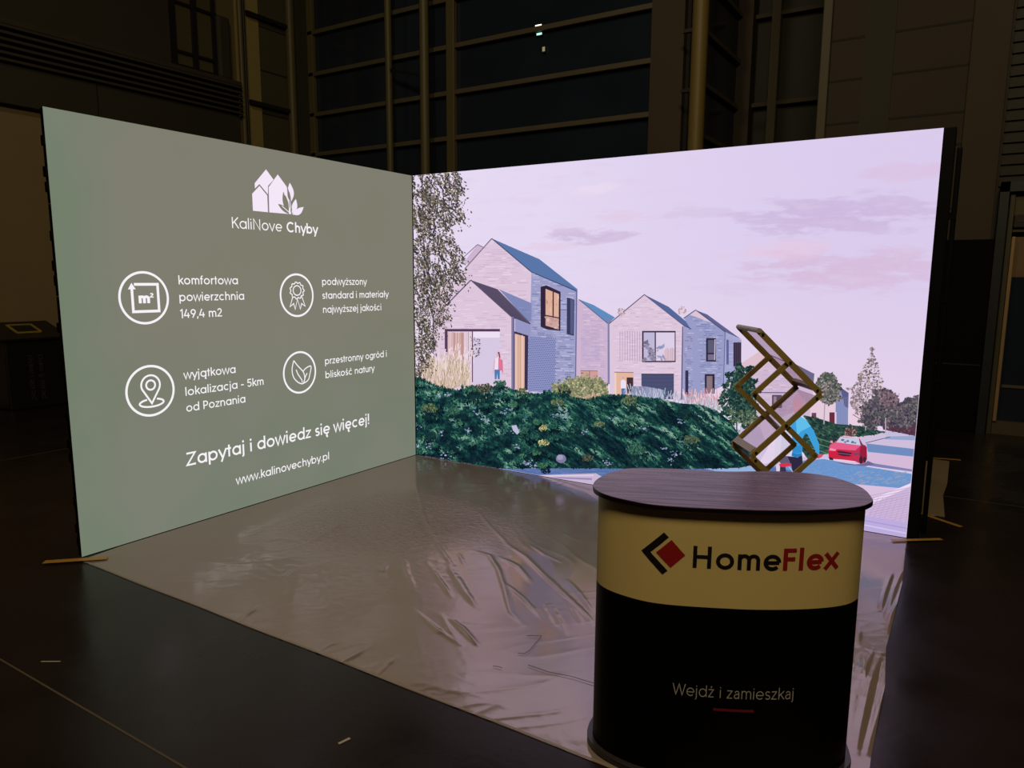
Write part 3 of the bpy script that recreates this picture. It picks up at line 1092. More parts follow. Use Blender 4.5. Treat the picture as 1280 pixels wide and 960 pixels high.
# patterned brick field with shifted headers
pt = [(660, 420), (695, 424), (692, 490), (658, 487)]
poly(pt, (146, 152, 200))
with batch():
    for r in range(30):
        y = 421 + r * 2.3
        for k in range(16):
            x = 660.5 + k * 2.2 + (1.1 if r % 2 else 0)
            if x < 694:
                rect(x, y + (x - 660) * .06, x + 1.2, y + 1.1 + (x - 660) * .06, (84, 88, 138))
# lower gable in front
g2 = [(542.7, 396.5), (588.6, 350.3), (639.2, 395.5), (641, 490), (541, 490)]
poly(g2, PK)
bricks(g2, -.01, 2.7, [PK2, PK3, (226, 206, 224), (214, 190, 214)], .65)
poly([(588.9, 350.2), (622, 361.5), (663.4, 404), (662, 405.2), (640, 396)], (98, 86, 112))
with batch():
    for k in range(8):
        t = k / 8
        line((589 + 33 * t, 350.5 + 11 * t), (640 + 22 * t, 396 + 8.6 * t), .7, (70, 62, 88))
plines([(542.5, 397), (588.6, 350.1), (639.5, 396)], 1.4, (92, 80, 104))
line((639.5, 396.5), (663, 405), 1.4, (66, 58, 86))
line((541.6, 392), (541.6, 440), 1.6, (86, 66, 92))
poly([(644, 398), (663, 405.5), (663, 424), (644, 417)], (150, 150, 196))
rect(639.3, 396, 643, 489, (112, 104, 146))
line((640.2, 396), (640.2, 489), .8, (150, 140, 176))
# big window of the lower gable
rect(556, 411.2, 625, 414.4, (88, 58, 90))
rect(556, 411.2, 559.4, 440, (88, 58, 90))
rect(559.4, 414.4, 624.8, 479, (229, 211, 231))
rect(591.5, 414.4, 624.8, 422, (238, 224, 243))
rect(591.5, 422, 624.8, 479, (214, 200, 226))
rect(567, 416, 580, 452, (198, 158, 152))
rect(560, 416, 566, 452, (225, 196, 200))
with batch():
    for x in np.arange(560, 590, 1.7):
        line((x, 415), (x + rp.uniform(-.4, .4), 455), .8, rp.choice([(186, 142, 140), (232, 206, 208), (214, 180, 184)]), .05)
line((590.6, 414), (590.6, 478), 1.3, (92, 62, 92))
leaves([(588, 421), (600, 424), (600, 446), (588, 446)], 60, [(110, 96, 110), (140, 124, 140), (90, 76, 92)], .9, 2)
# side door opening
poly([(642.9, 414), (660.4, 419.5), (659.6, 488), (642.9, 486)], DK)
poly([(643.6, 417), (656, 420.6), (655.6, 487), (643.6, 486)], (224, 184, 166))
with batch():
    for x in (645, 648, 650.5, 653):
        line((x, 419), (x, 487), 1.1, rp.choice([(206, 160, 142), (236, 204, 190)]), .04)
# second house
poly([(721.5, 374), (736, 382), (760, 404.4), (760, 480), (720, 492)], PK2)
bricks([(722, 376), (736, 384), (759.5, 405), (759.5, 480), (721, 490)], .02, 2.3, [(194, 172, 206), (218, 198, 218), (184, 166, 204)], .7, 3, 9)
with batch():
    for x in np.arange(727, 750, 2.0):
        line((x, 412), (x, 452), .6, (178, 160, 198))
poly([(723.5, 374), (742, 381.2), (768.8, 396.8), (760.4, 404.8)], TEAL)
line((723.5, 374.2), (760.4, 404.8), 1.0, (92, 92, 130))
rect(725.8, 463.2, 747.5, 478, (206, 158, 152))
line((725.8, 463.2), (747.5, 463.6), 1, (150, 110, 130))
line((737, 463), (737, 478), 1, (150, 104, 116))
rect(759.6, 398, 763.6, 480, (128, 128, 172))
# third house
g3 = [(761.9, 404), (805.6, 368.4), (854.7, 406.3), (852, 500), (762.4, 500)]
poly(g3, PK)
bricks(g3, 0, 2.3, [PK2, PK3, (212, 190, 214), (226, 208, 226)], .65, 3, 10)
with batch():
    for x in np.arange(775, 800, 3.1):
        line((x, 414), (x, 451), .8, (184, 156, 188))
poly([(854.5, 406.3), (873.2, 414.8), (872, 420), (871, 499), (851, 500)], BL)
bricks([(854.5, 407), (872, 415.5), (868.5, 496), (852, 499)], .02, 2.4, [BL2, BL3, (160, 162, 206)], .7, 2, 6)
poly([(805.8, 368.3), (836, 383.6), (873.6, 415.2), (855, 407.2)], (84, 104, 156))
plines([(761.5, 404.6), (805.6, 368.2), (855, 407)], 1.2, (96, 86, 116))
line((855, 407), (873.5, 415.2), 1.0, (66, 68, 108))
line((853.4, 408), (852, 499), 1.3, (76, 76, 120))
rect(802.6, 413.6, 844.6, 452.8, (66, 50, 78))
rect(804.6, 415.6, 818.4, 451, (192, 184, 216))
rect(820, 415.6, 843.4, 451, (220, 206, 230))
leaves([(805, 428), (812, 424), (818, 440), (818, 451), (805, 451)], 26, [(112, 104, 126), (132, 124, 146), (150, 142, 168)], 2.4, 4.2, .06)
leaves([(821, 434), (829, 430), (833, 451), (821, 451)], 12, [(140, 144, 180), (156, 160, 194)], 2.4, 4.5, .05)
with batch():
    for x in np.arange(831, 843, 1.6):
        line((x, 434 + rp.uniform(-1, 3)), (x, 451), .8, (206, 164, 168), .06)
rect(801.8, 468, 842.4, 499, (76, 80, 114))
with batch():
    for y in (473, 478, 483, 488, 493):
        line((802, y), (842.4, y), .5, (66, 68, 102))
line((801.6, 467.6), (842.6, 467.8), 1.2, (60, 52, 82))
rect(768.4, 465.4, 792, 496, (226, 182, 160))
rect(768.4, 465.4, 770.4, 496, (240, 208, 190))
line((768, 465.2), (792, 465.6), 1, (150, 110, 120))
rect(783.4, 471.8, 791.6, 492, (70, 48, 56))
# person at the entrance of the third house
poly([(776, 476), (779, 474), (782.4, 476.5), (783, 486), (776, 486)], (236, 224, 240))
disc(779.2, 472.6, 1.5, 1.9, (214, 168, 160), 10)
poly([(776.8, 485.5), (782, 485.5), (781.4, 494), (777.2, 494)], (74, 112, 176))
poly([(790, 482.8), (807, 483), (829.6, 487.4), (829.4, 500), (788, 496)], (148, 148, 184))
poly([(790, 482.8), (807, 483), (807, 499), (788, 496)], (136, 136, 174))
# fourth house
poly([(854.8, 397.5), (869.7, 387.8), (906.5, 414.6), (904.4, 482), (866, 500), (866, 420), (868, 414.8), (862, 409)], (152, 156, 198))
bricks([(858, 398), (869.7, 389.5), (905, 415), (903.6, 480), (873, 497), (872, 418), (874, 413)], 0, 2.3, [(120, 126, 174), (184, 188, 220), (140, 146, 192)], .7, 2, 8)
poly([(862.5, 393.5), (869.7, 388.2), (890, 403.6)], (220, 196, 214))
poly([(906.5, 414.6), (927, 425.2), (926, 470), (904.4, 482)], (164, 166, 208))
bricks([(907, 416), (926.5, 426), (925.5, 468), (905, 478)], .05, 2.3, [(150, 150, 196), (178, 180, 216)], .6, 2, 6)
poly([(869.7, 387.6), (884, 393), (927.2, 424.6), (906.6, 414.8)], (96, 100, 142))
plines([(854.6, 397.8), (869.7, 387.4), (906.6, 415)], 1.0, (74, 74, 112))
line((906.4, 415), (904.4, 480), .9, (90, 92, 140))
rect(882.6, 422.6, 895, 452, (52, 46, 70))
rect(885, 425, 892.6, 441, (92, 92, 118))
rect(885, 443, 892.6, 450, (120, 112, 140))
line((893.8, 424), (893.4, 450), 1.2, (210, 196, 220))
rect(881, 467.6, 893.4, 492, (50, 42, 62))
rect(883.4, 470, 890.6, 492, (136, 116, 126))
rect(908, 424.6, 911, 455.6, (96, 100, 150))
rect(916.8, 428, 926.6, 458, (58, 46, 70))
with batch():
    for x in (919.5, 922, 924.5):
        line((x, 429), (x, 458), .6, (84, 66, 84))
rect(856.6, 463, 860.6, 494, (52, 52, 88))
# trees peeping over the roofs
with batch():
    for bx_, by_ in ((776, 390), (853, 388)):
        leaves(blob(bx_, by_, 6, 5), 40, [(196, 168, 180), (178, 152, 164), (206, 184, 190)], 1, 2.2)
# fifth house behind the brochure stand
poly([(926, 455), (950, 438.6), (978, 448), (1017.6, 467.5), (1014, 525), (926, 525)], (208, 184, 210))
poly([(927.5, 453.8), (950, 438.6), (966, 446), (952, 462), (927, 470)], (222, 190, 204))
bricks([(928, 470), (955, 458), (1000, 470), (1010, 520), (930, 520)], 0, 2.6, [(196, 172, 204), (220, 198, 216)], .6)
poly([(985, 450), (1018, 467.4), (1016.6, 484), (1000, 472)], (108, 104, 136))
line((950, 438.6), (1018, 467.6), 1.0, (110, 96, 124))
line((946, 490.6), (992, 490.8), 1.2, (110, 96, 134))
rect(965, 493.6, 977.6, 510, (92, 76, 96))
rect(967, 495.6, 970.6, 508, (150, 128, 146))
line((927, 470), (964, 446), .8, (150, 132, 160))
# houses far right
poly([(1013, 506), (1026, 492), (1046, 488), (1046, 532), (1012, 530)], (229, 202, 218))
rect(1014.6, 516, 1020.4, 526, (112, 66, 92))
poly([(1045, 492), (1050, 483.6), (1060.4, 491), (1060, 533), (1044, 530)], (136, 146, 190))
poly([(1050, 483.6), (1060.8, 491), (1060.4, 510), (1056, 508)], (92, 92, 134))
with batch():
    for x in np.arange(1046, 1060, 2.2):
        line((x, 496), (x, 532), .6, (120, 128, 174))
rect(1036.8, 515.4, 1045, 530, (104, 46, 66))
rect(1043.4, 515, 1045.6, 531, (222, 204, 222))
poly([(1061, 516), (1071, 504), (1086, 514), (1086, 534), (1061, 533)], (233, 206, 224))
line((1066, 518), (1082, 528), .9, (110, 90, 110))
# road
poly([(1075, 545), (1100, 541), (1120, 536), (1150, 540), (1146, 690), (930, 690), (930, 584), (1000, 572), (1040, 566)], (206, 190, 220))
poly([(1108, 545.6), (1148, 544.6), (1147, 550.6), (1106, 549)], (150, 166, 206))
poly([(1098, 541.5), (1120, 537), (1148, 541), (1148, 544), (1110, 545)], (196, 188, 220))
line((1082, 553.6), (1113, 546), .9, (92, 92, 116))
poly([(1083, 554.2), (1145, 561.4), (1144, 571), (1085, 564.8)], (112, 140, 190))
poly([(1085, 565), (1144, 571), (1142, 587), (1083, 578)], (212, 186, 216))
poly([(1083, 577.6), (1142, 587), (1142, 589.6), (1074, 581)], (128, 128, 178))
poly([(1028, 572.4), (1075, 580.4), (1141, 590.6), (1141, 592.6), (1028, 575)], (218, 204, 232))
s4 = [(1000, 576), (1030, 573.6), (1075, 582), (1140, 592.4), (1138, 604.5), (1124, 610), (1063, 604.6), (1000, 598), (925, 600), (925, 586), (960, 584)]
poly(s4, (110, 150, 204))
with batch():
    for r in range(16):
        for k in range(60):
            x = 940 + k * 3.5 + (1.7 if r % 2 else 0)
            y = 576 + r * 2.1 + (x - 1000) * .10
            if inside((x, y), s4) and rp.random() < .8:
                rect(x, y, x + 2.4, y + .7, rp.choice([(102, 140, 195), (120, 158, 210), (106, 144, 199)]), .02)
with batch():
    for k in range(90):
        x, y = rp.uniform(1060, 1136), rp.uniform(590, 606)
        if inside((x, y), s4):
            line((x, y), (x + rp.uniform(3, 7), y - rp.uniform(.3, 1.6)), .6, (150, 160, 186), .05)
poly([(1063, 604.6), (1124, 610), (1091, 624), (1040, 616)], (216, 192, 222))
poly([(1085, 628), (1091, 623.6), (1139, 603.6), (1139, 608), (1092, 629.4)], (238, 218, 244))
pv = [(1091, 629.6), (1139, 607.6), (1137, 690), (1060, 690), (1060, 640)]
poly(pv, (205, 181, 216))
with batch():
    for k in range(24):
        y = 612 + k * 3.0
        line((1086, y + 8), (1139, y - 3), .7, (188, 162, 202), .04)
with batch():
    for k in range(10):
        line((1092 + k * 6, 622), (1076 + k * 7, 652), .6, (186, 160, 202))
poly([(1070, 642), (1084, 645), (1137, 654), (1136, 676), (1060, 660)], (188, 172, 222))
line((1078, 650), (1137, 661), 1.2, (168, 148, 206))
line((1078, 655.6), (1137, 667.4), 1.6, (214, 198, 236))
# pavement under the slope
poly([(600, 583), (716, 583), (950, 581), (1000, 590), (1000, 612), (800, 612), (620, 592)], (92, 116, 172))
with batch():
    for k in range(70):
        x = rp.uniform(625, 750)
        y = 586 + rp.uniform(0, 12)
        line((x, y), (x + rp.uniform(4, 16), y + rp.uniform(0, 1)), .7, rp.choice([(104, 128, 182), (82, 104, 160)]), .05)
poly([(666, 594), (745, 591.6), (760, 600), (745, 606), (700, 600)], (200, 182, 212))
poly([(690, 596), (740, 597.6), (740, 600), (700, 598)], (150, 140, 180))
poly([(672, 594.6), (742, 593.6), (742, 595), (674, 595.6)], (226, 206, 226))
poly([(870, 583.6), (950, 581), (950, 592), (900, 590)], (150, 176, 218))
# hedge and bank behind the cyclist
hb = [(1005, 519), (1020, 522), (1046, 530), (1060, 531), (1080, 533), (1105, 540), (1096, 543), (1076, 545.4), (1055, 546), (1044, 552), (1036, 566), (1010, 574), (1000, 560)]
poly(hb, (38, 66, 62))
leaves(hb, 520, [(30, 54, 54), (54, 86, 74), (44, 74, 66), (78, 104, 84), (26, 44, 48)], 1.2, 2.8, .12, 2.4, .5, .4)
with batch():
    for y0 in (545, 552, 560):
        line((1014, y0), (1042, y0 + 9), 1.2, (92, 128, 100))
leaves(blob(1063, 540, 8, 6), 70, [(108, 62, 78), (86, 48, 62), (160, 130, 120), (126, 92, 96)], 1.2, 2.6)
# trees on the right
rh = [(1100, 520), (1116, 528), (1150, 528), (1149, 546), (1120, 540), (1104, 537)]
poly(rh, (82, 56, 74))
leaves([(1110, 534), (1148, 536), (1148, 545), (1112, 539)], 90, [(92, 52, 68), (70, 44, 60), (108, 66, 82)], 1, 2.4)


def tree(pl, n, cols, s0, s1, base=None):
    if base:
        cx_, cy_ = sum(p[0] for p in pl) / len(pl), sum(p[1] for p in pl) / len(pl)
        poly([(cx_ + (p[0] - cx_) * .82, cy_ + (p[1] - cy_) * .82) for p in pl], base)
    for k in range(9):      # clumps that break the outline
        a_ = rp.choice(pl)
        b_ = (a_[0] + rp.uniform(-3, 3), a_[1] + rp.uniform(-3, 3))
        leaves(blob(*b_, rp.uniform(2, 5), rp.uniform(1.5, 4), 9, .3), int(n * .03) + 4, cols, s0, s1, .14, 1.7)
    leaves(pl, n, cols, s0, s1, .14, 1.7)


tree(blob(1072, 500, 9, 12), 90, [(150, 128, 142), (128, 108, 124), (178, 156, 164)], 1, 2.6)
tall = [(1090, 439), (1096, 452), (1101, 470), (1107, 488), (1104, 505), (1096, 520), (1078, 522), (1068, 506), (1064, 488), (1074, 470), (1083, 452)]
tree(tall, 780, [(148, 130, 132), (120, 104, 112), (176, 158, 158), (104, 98, 100), (198, 178, 184)], 1, 2.6)
line((1084, 470), (1082, 538), .9, (196, 180, 190))
line((1084, 500), (1094, 478), .6, (170, 150, 160))
with batch():
    for bx_, by_, rx_, ry_, n_ in ((1100, 512, 15, 22, 620), (1112, 505, 12, 18, 360), (1088, 522, 13, 14, 300), (1137, 514, 13, 17, 520), (1122, 522, 16, 13, 360), (1146, 508, 6, 12, 140)):
        tree(blob(bx_, by_, rx_, ry_), n_, [(84, 78, 92), (66, 62, 78), (104, 94, 102), (78, 88, 84), (130, 112, 118), (58, 52, 70)], 1.2, 3.0, (86, 78, 92) if rx_ > 8 else None)
leaves([(1098, 488), (1124, 492), (1120, 508), (1100, 506)], 120, [(140, 112, 120), (120, 96, 106)], 1, 2.4)
line((1107, 522), (1107, 541), 1.4, (180, 166, 178))
tree(blob(1034, 482, 14, 17), 560, [(92, 98, 88), (72, 80, 76), (116, 118, 104), (140, 132, 128), (60, 68, 66)], 1.2, 2.8)
tree(blob(1036, 492, 14, 13), 380, [(86, 92, 86), (66, 74, 72), (120, 116, 110), (158, 142, 146)], 1.2, 2.8, (96, 98, 98))
line((1031, 505), (1030, 530), 1.4, (176, 160, 176))
# pale grasses in front of the fourth house
with batch():
    for x in np.arange(855, 905, .35):
        y0 = rp.uniform(498, 512)
        line((x, y0), (x + rp.uniform(-4, 4), y0 - rp.uniform(5, 15)), .9, rp.choice([(226, 180, 196), (240, 208, 216), (196, 142, 160), (214, 164, 176), (178, 150, 160)]), .06)
with batch():
    for k in range(260):
        x = rp.uniform(780, 905)
        y = 487 + (x - 780) * .17 + rp.uniform(-3, 12)
        line((x, y), (x + rp.uniform(-2, 2), y - rp.uniform(3, 8)), .8, rp.choice([(170, 190, 210), (204, 204, 222), (130, 158, 168), (188, 180, 206)]), .06)
leaves([(880, 506), (948, 512), (944, 566), (930, 560), (905, 520)], 260, [(150, 150, 136), (178, 172, 160), (120, 132, 120), (196, 186, 186)], 1.2, 2.8)
# white flowering bushes on the verge
leaves([(900, 508), (930, 530), (944, 556), (936, 566), (912, 530)], 150, [(170, 200, 206), (140, 176, 180), (200, 214, 222)], 1.2, 2.6)
poly([(925, 536), (950, 533), (960, 560), (945, 585), (935, 566)], (206, 192, 222))
# dark bushy tree left of the stand
trp = [(924, 457), (936, 462), (942, 478), (947, 490), (944, 508), (948, 522), (932, 530), (915, 526), (905, 516), (899, 500), (906, 484), (912, 468)]
line((921, 516), (921, 548), 1.7, (78, 78, 98))
poly(blob(926, 492, 15, 27, 16, .12), (26, 50, 52))
for k in range(16):
    a_ = trp[k % len(trp)]
    leaves(blob(a_[0] + rp.uniform(-3, 3), a_[1] + rp.uniform(-3, 3), rp.uniform(3, 6), rp.uniform(2, 4), 9, .3), 26, [(28, 54, 52), (36, 66, 62), (22, 42, 46)], 1.2, 3.0)
leaves(trp, 1100, [(28, 54, 52), (36, 66, 62), (22, 42, 46), (50, 84, 74), (72, 104, 84)], 1.4, 3.4, .15, 1.6)
leaves([(908, 512), (946, 512), (950, 530), (915, 530)], 120, [(86, 104, 78), (62, 82, 64), (118, 128, 96)], 1.2, 2.8)
# yellow-green bush beside the second house
bsh = [(690, 492), (697, 482), (712, 474), (730, 472), (752, 473), (760, 484), (763, 506), (735, 512), (700, 508)]
poly(bsh, (126, 130, 104))
leaves(blob(724, 486, 37, 18, 22, .22), 260, [(140, 144, 104), (112, 122, 88), (166, 162, 122), (94, 104, 78)], 1.2, 2.6)
leaves(bsh, 620, [(140, 144, 104), (112, 122, 88), (176, 172, 128), (94, 104, 78), (196, 180, 150), (150, 134, 116)], 1.2, 2.8)
for k in range(26):
    x = rp.uniform(692, 758)
    leaves(blob(x, 477 + abs(x - 728) * .28 + rp.uniform(-6, 5), rp.uniform(2, 5), rp.uniform(2, 5), 9, .3), 16, [(150, 150, 112), (122, 130, 96), (182, 176, 136), (104, 112, 84)], 1.0, 2.4)
leaves([(722, 494), (748, 492), (754, 508), (728, 512)], 120, [(196, 164, 136), (170, 142, 120), (210, 184, 160)], 1.2, 2.6)
# dry grass on the left
gr = [(524, 476), (530, 462), (545, 452), (565, 448), (582, 458), (588, 478), (560, 488), (530, 484)]
poly(gr, (194, 170, 154))
with batch():
    for k in range(900):
        x = rp.uniform(524, 588)
        y0 = rp.uniform(462, 486)
        h = rp.uniform(6, 22) * (1 if 535 < x < 580 else .7)
        line((x, y0), (x + rp.uniform(-4, 4), y0 - h), rp.uniform(.5, 1.0), rp.choice([(224, 200, 192), (206, 182, 160), (236, 216, 214), (186, 164, 138), (212, 188, 172), (226, 202, 190), (166, 146, 122)]), .06)
with batch():
    for k in range(60):
        x, y = rp.uniform(545, 594), rp.uniform(434, 456)
        line((x, y), (x + rp.uniform(-1, 2), y - rp.uniform(3, 7)), 1.1, (236, 216, 222), .04)
# woman standing by the first house
poly([(619.6, 448), (623, 446.6), (627.6, 449), (628, 462.6), (618.8, 462.6)], (240, 222, 236))
poly([(623.4, 446.8), (627.8, 449.4), (628.2, 463.4), (623, 462.6)], (224, 118, 152))
poly([(618.4, 462), (625.2, 462), (625, 474), (622.6, 474), (621.8, 466), (621, 474), (618.8, 474)], (78, 122, 176))
disc(622.6, 443.6, 1.8, 2.5, (232, 176, 178), 10)
poly([(622.2, 440.4), (624.6, 439.6), (626, 447), (624.6, 448), (623.6, 443)], (136, 56, 80))
line((618.6, 450), (616.4, 468), 1.0, (226, 170, 176))
line((628, 450), (628.6, 466), 1.2, (216, 110, 146))
# green slope
slope_pl = [(512, 472), (524, 472), (536, 478), (552, 485), (575, 489), (592, 483), (608, 486), (628, 484), (645, 489), (668, 493), (690, 491), (705, 496), (735, 500),
            (762, 494), (776, 494), (800, 497), (826, 499), (850, 504), (876, 506), (896, 513), (912, 526), (926, 545), (940, 567), (946, 580), (925, 584.6), (860, 586),
            (716, 585), (623, 585.6), (600, 582), (512, 568)]
poly(slope_pl, (17, 44, 50))
sd = Vector((3.1, 7.7, 1.3))


def mound(x, y):
    k = max(0, min(1, (x - 600) / 160))
    ca_, sa_ = math.cos(.62), math.sin(.62)
    al, ac = x * ca_ + y * sa_, -x * sa_ + y * ca_
    clump = mnoise.noise(Vector((x / 13, y / 9, 5)) + sd) + .6 * mnoise.noise(Vector((x / 5.5, y / 4, 9)) + sd)
    ridge = mnoise.noise(Vector((al / 26, ac / 5.5, 3)) + sd) + .6 * mnoise.noise(Vector((al / 12, ac / 3, 7)) + sd)
    return (clump * (1 - k) + ridge * k) * 1.65 + .45 * mnoise.noise(Vector((x / 40, y / 22, 1)) + sd)


def stroke(p, boost=0.0):
    v = mound(*p) + rp.uniform(-.2, .2) - (p[1] - 532 - .05 * (p[0] - 600)) * .0055 + boost
    i = max(0, min(5.99, 2.65 + v * 3.1))
    if rp.random() < .02:
        i = min(5.99, i + 1.5)
    a_, b_ = GC[int(i)], GC[int(i) + 1]
    t = i - int(i)
    c = tuple(a_[k] * (1 - t) + b_[k] * t for k in range(3))
    if rp.random() < .08:
        c = (c[0] * .9, c[1] * .9, c[2] * 1.2)
    ang = .66 + rp.uniform(-.4, .4) if p[0] > 690 else .85 + rp.uniform(-.9, .9)
    L = rp.uniform(1.6, 4.2)
    line((p[0] - math.cos(ang) * L / 2, p[1] - math.sin(ang) * L / 2), (p[0] + math.cos(ang) * L / 2, p[1] + math.sin(ang) * L / 2), rp.uniform(.7, 1.3), c, .08)



GC = [(9, 24, 34), (13, 36, 44), (20, 54, 56), (30, 76, 68), (48, 100, 82), (82, 134, 112), (128, 166, 146)]
with batch():
    for p in sorted(scatter(slope_pl, 13000), key=lambda p: p[1]):
        stroke(p)
with batch():
    for a_, b_ in zip(slope_pl[1:16], slope_pl[2:17]):
        n_ = int(abs(b_[0] - a_[0]) * 3)
        for k in range(n_):
            t = rp.random()
            x, y = a_[0] + (b_[0] - a_[0]) * t, a_[1] + (b_[1] - a_[1]) * t + 1.5
            h = rp.uniform(1.5, 5.5) * (.6 + .6 * mnoise.noise(Vector((x / 6, 3, 2))) ** 2 * 4)
            line((x, y), (x + rp.uniform(-1.5, 1.5), y - h), rp.uniform(.8, 1.4), rp.choice(GC[1:5]), .1)
for k in range(80):
    x, y = next(scatter(slope_pl, 1))
    if x > 700 and rp.random() < .8:
        continue
    r = rp.uniform(3.5, 8)
    n_ = int(r * r * .9)
    leaves(blob(x + r * .2, y + r * .4, r * .95, r * .6, 14, .2), n_, [GC[0], GC[1], (8, 22, 30)], 1.0, 2.2, .1, 2.0, .7, .6)
    leaves(blob(x - r * .1, y - r * .3, r * .85, r * .45, 14, .2), n_, rp.choice([[GC[2], GC[3], GC[4]], [GC[2], GC[3], GC[4]], [(36, 82, 66), (58, 104, 74), (80, 122, 94)]]), .9, 1.9, .1, 2.0, -.9, .7)
# dwarf bushes, stones and flowers on the slope
with batch():
    for x, y, r, cols in ((538, 513, 12, 'y'), (606, 489, 14, 'b'), (569, 517, 11, 'g'), (680, 537, 8, 'Y'), (681, 556, 9, 'Y'), (737, 575, 10, 'b'), (698, 506, 11, 'y'), (788, 503, 12, 'y'),
                          (750, 532, 8, 'y'), (790, 526, 9, 'g'), (865, 553, 12, 'o'), (797, 566, 15, 'g'), (590, 488, 9, 'g'), (627, 482, 10, 'g'), (655, 492, 9, 'y'), (655, 540, 8, 'g'),
                          (829, 508, 10, 'd'), (878, 520, 9, 'd'), (858, 517, 8, 'd'), (706, 487, 9, 'y'), (720, 536, 8, 'd'), (596, 500, 9, 'd'), (540, 545, 9, 'd')):
        C_ = {'y': [(96, 108, 78), (70, 92, 68), (48, 72, 58), (124, 130, 92)], 'Y': [(190, 182, 122), (150, 150, 98), (108, 122, 82), (216, 204, 150)], 'g': [(42, 84, 70), (56, 100, 82), (32, 66, 62), (80, 120, 98)],
              'b': [(84, 86, 66), (56, 66, 54), (106, 106, 84), (34, 46, 46)], 'o': [(84, 96, 68), (52, 76, 62), (106, 112, 80)], 'd': [(18, 44, 48), (28, 62, 60), (24, 52, 54)]}[cols]
        n_ = int(r * r * 1.3)
        leaves(blob(x, y + r * .35, r * .95, r * .7), n_, [(12, 32, 38), (18, 42, 46), (26, 52, 50)], 1.0, 2.2, .12, 2.0, PI / 2, .8)
        leaves(blob(x - r * .1, y - r * .28, r * .8, r * .42, 16, .25), int(n_ * .8), C_, .8, 1.8, .12, 2.0, PI / 2, .8)
        for p in scatter(blob(x, y + r * .3, r * 1.2, r * .9), int(n_ * .25)):
            if inside(p, slope_pl) and rp.random() < .8 and p[1] > y - r * .1:
                stroke(p, .1)
with batch():
    for x, y, r in ((644, 537, 5), (597, 517, 4), (607, 523, 4), (557, 571, 6), (549, 494, 4), (638, 511, 3.5), (660, 578, 4), (522, 533, 3), (552, 541, 3), (585, 538, 4), (731, 539, 4),
                    (562, 493, 3), (613, 490, 3), (648, 560, 4), (520, 557, 4), (540, 557, 3.5), (658, 579, 4), (667, 582, 4), (705, 520, 5), (696, 517, 4), (830, 560, 3), (845, 566, 4),
                    (805, 535, 3.5), (760, 578, 5), (852, 528, 4), (838, 575, 4), (630, 516, 3)):
        for k in range(int(r * 3.2)):
            px_, py_ = x + rp.gauss(0, r * .7), y + rp.gauss(0, r * .5)
            poly(blob(px_, py_, rp.uniform(.6, 1.4), rp.uniform(.5, 1.0), 6, .3), rp.choice([(130, 150, 178), (108, 134, 158), (176, 184, 208), (90, 122, 136), (130, 134, 168)]), .08)
poly([(640, 532), (646, 531), (650, 540), (647, 543), (642, 538)], (188, 188, 216))
poly(blob(702, 573, 6.5, 5.6, 12, .06), (128, 122, 156))
poly(blob(700.5, 571.5, 4.2, 3.4, 10, .08), (160, 154, 186))
# birch in the top left corner
bk = [(512, 212), (574, 212), (578, 228), (582, 240), (573, 248), (581, 262), (582, 273), (568, 282), (567, 296), (572, 308), (583, 318), (580, 338), (584, 348), (568, 358), (566, 372),
      (560, 384), (566, 398), (550, 410), (548, 428), (540, 440), (536, 456), (526, 470), (512, 474)]
line((528, 216), (531, 330), 1.8, (132, 112, 112))
line((531, 330), (527, 470), 1.4, (120, 104, 104))
with batch():
    for k in range(150):
        x, y = next(scatter(bk, 1))
        ang = rp.uniform(.7, 1.6)
        for i in range(rp.randint(2, 6)):
            q = (x + math.cos(ang) * 4, y + math.sin(ang) * 4)
            if q[1] < 470 and inside(q, bk):
                line((x, y), q, rp.uniform(.8, 2.0), rp.choice([(64, 58, 58), (80, 76, 66), (52, 48, 52)]), .1)
            x, y, ang = *q, ang + rp.uniform(-.3, .3)
BC = [(66, 58, 60), (92, 84, 78), (58, 64, 54), (118, 106, 94), (48, 42, 50), (146, 132, 112), (80, 80, 66)]
with batch():
    for k in range(620):
        x, y = next(scatter(bk, 1))
        L = rp.uniform(8, 26)
        ang = rp.uniform(.5, 1.7)
        for i in range(int(L / 1.6)):
            t = i * 1.6
            px_, py_ = x + math.cos(ang) * t * .8 + rp.gauss(0, 1.1), y + math.sin(ang) * t + rp.gauss(0, 1.1)
            if py_ > 474 or not inside((px_, py_), bk) and rp.random() < .75:
                continue
            a = ang + rp.uniform(-1, 1)
            s = rp.uniform(1.1, 2.3) * (.85 if y > 380 else 1)
            poly([(px_ - math.cos(a) * s, py_ - math.sin(a) * s), (px_ - math.sin(a) * s * .5, py_ + math.cos(a) * s * .5), (px_ + math.cos(a) * s, py_ + math.sin(a) * s), (px_ + math.sin(a) * s * .5, py_ - math.cos(a) * s * .5)], rp.choice(BC), .12)
leaves(bk, 420, [(222, 206, 214), (200, 184, 180), (170, 158, 140)], .9, 1.9)
# red car


def cq(pts):
    return [(960 + a / 6.4, 480 + b / 6.4) for a, b in pts]


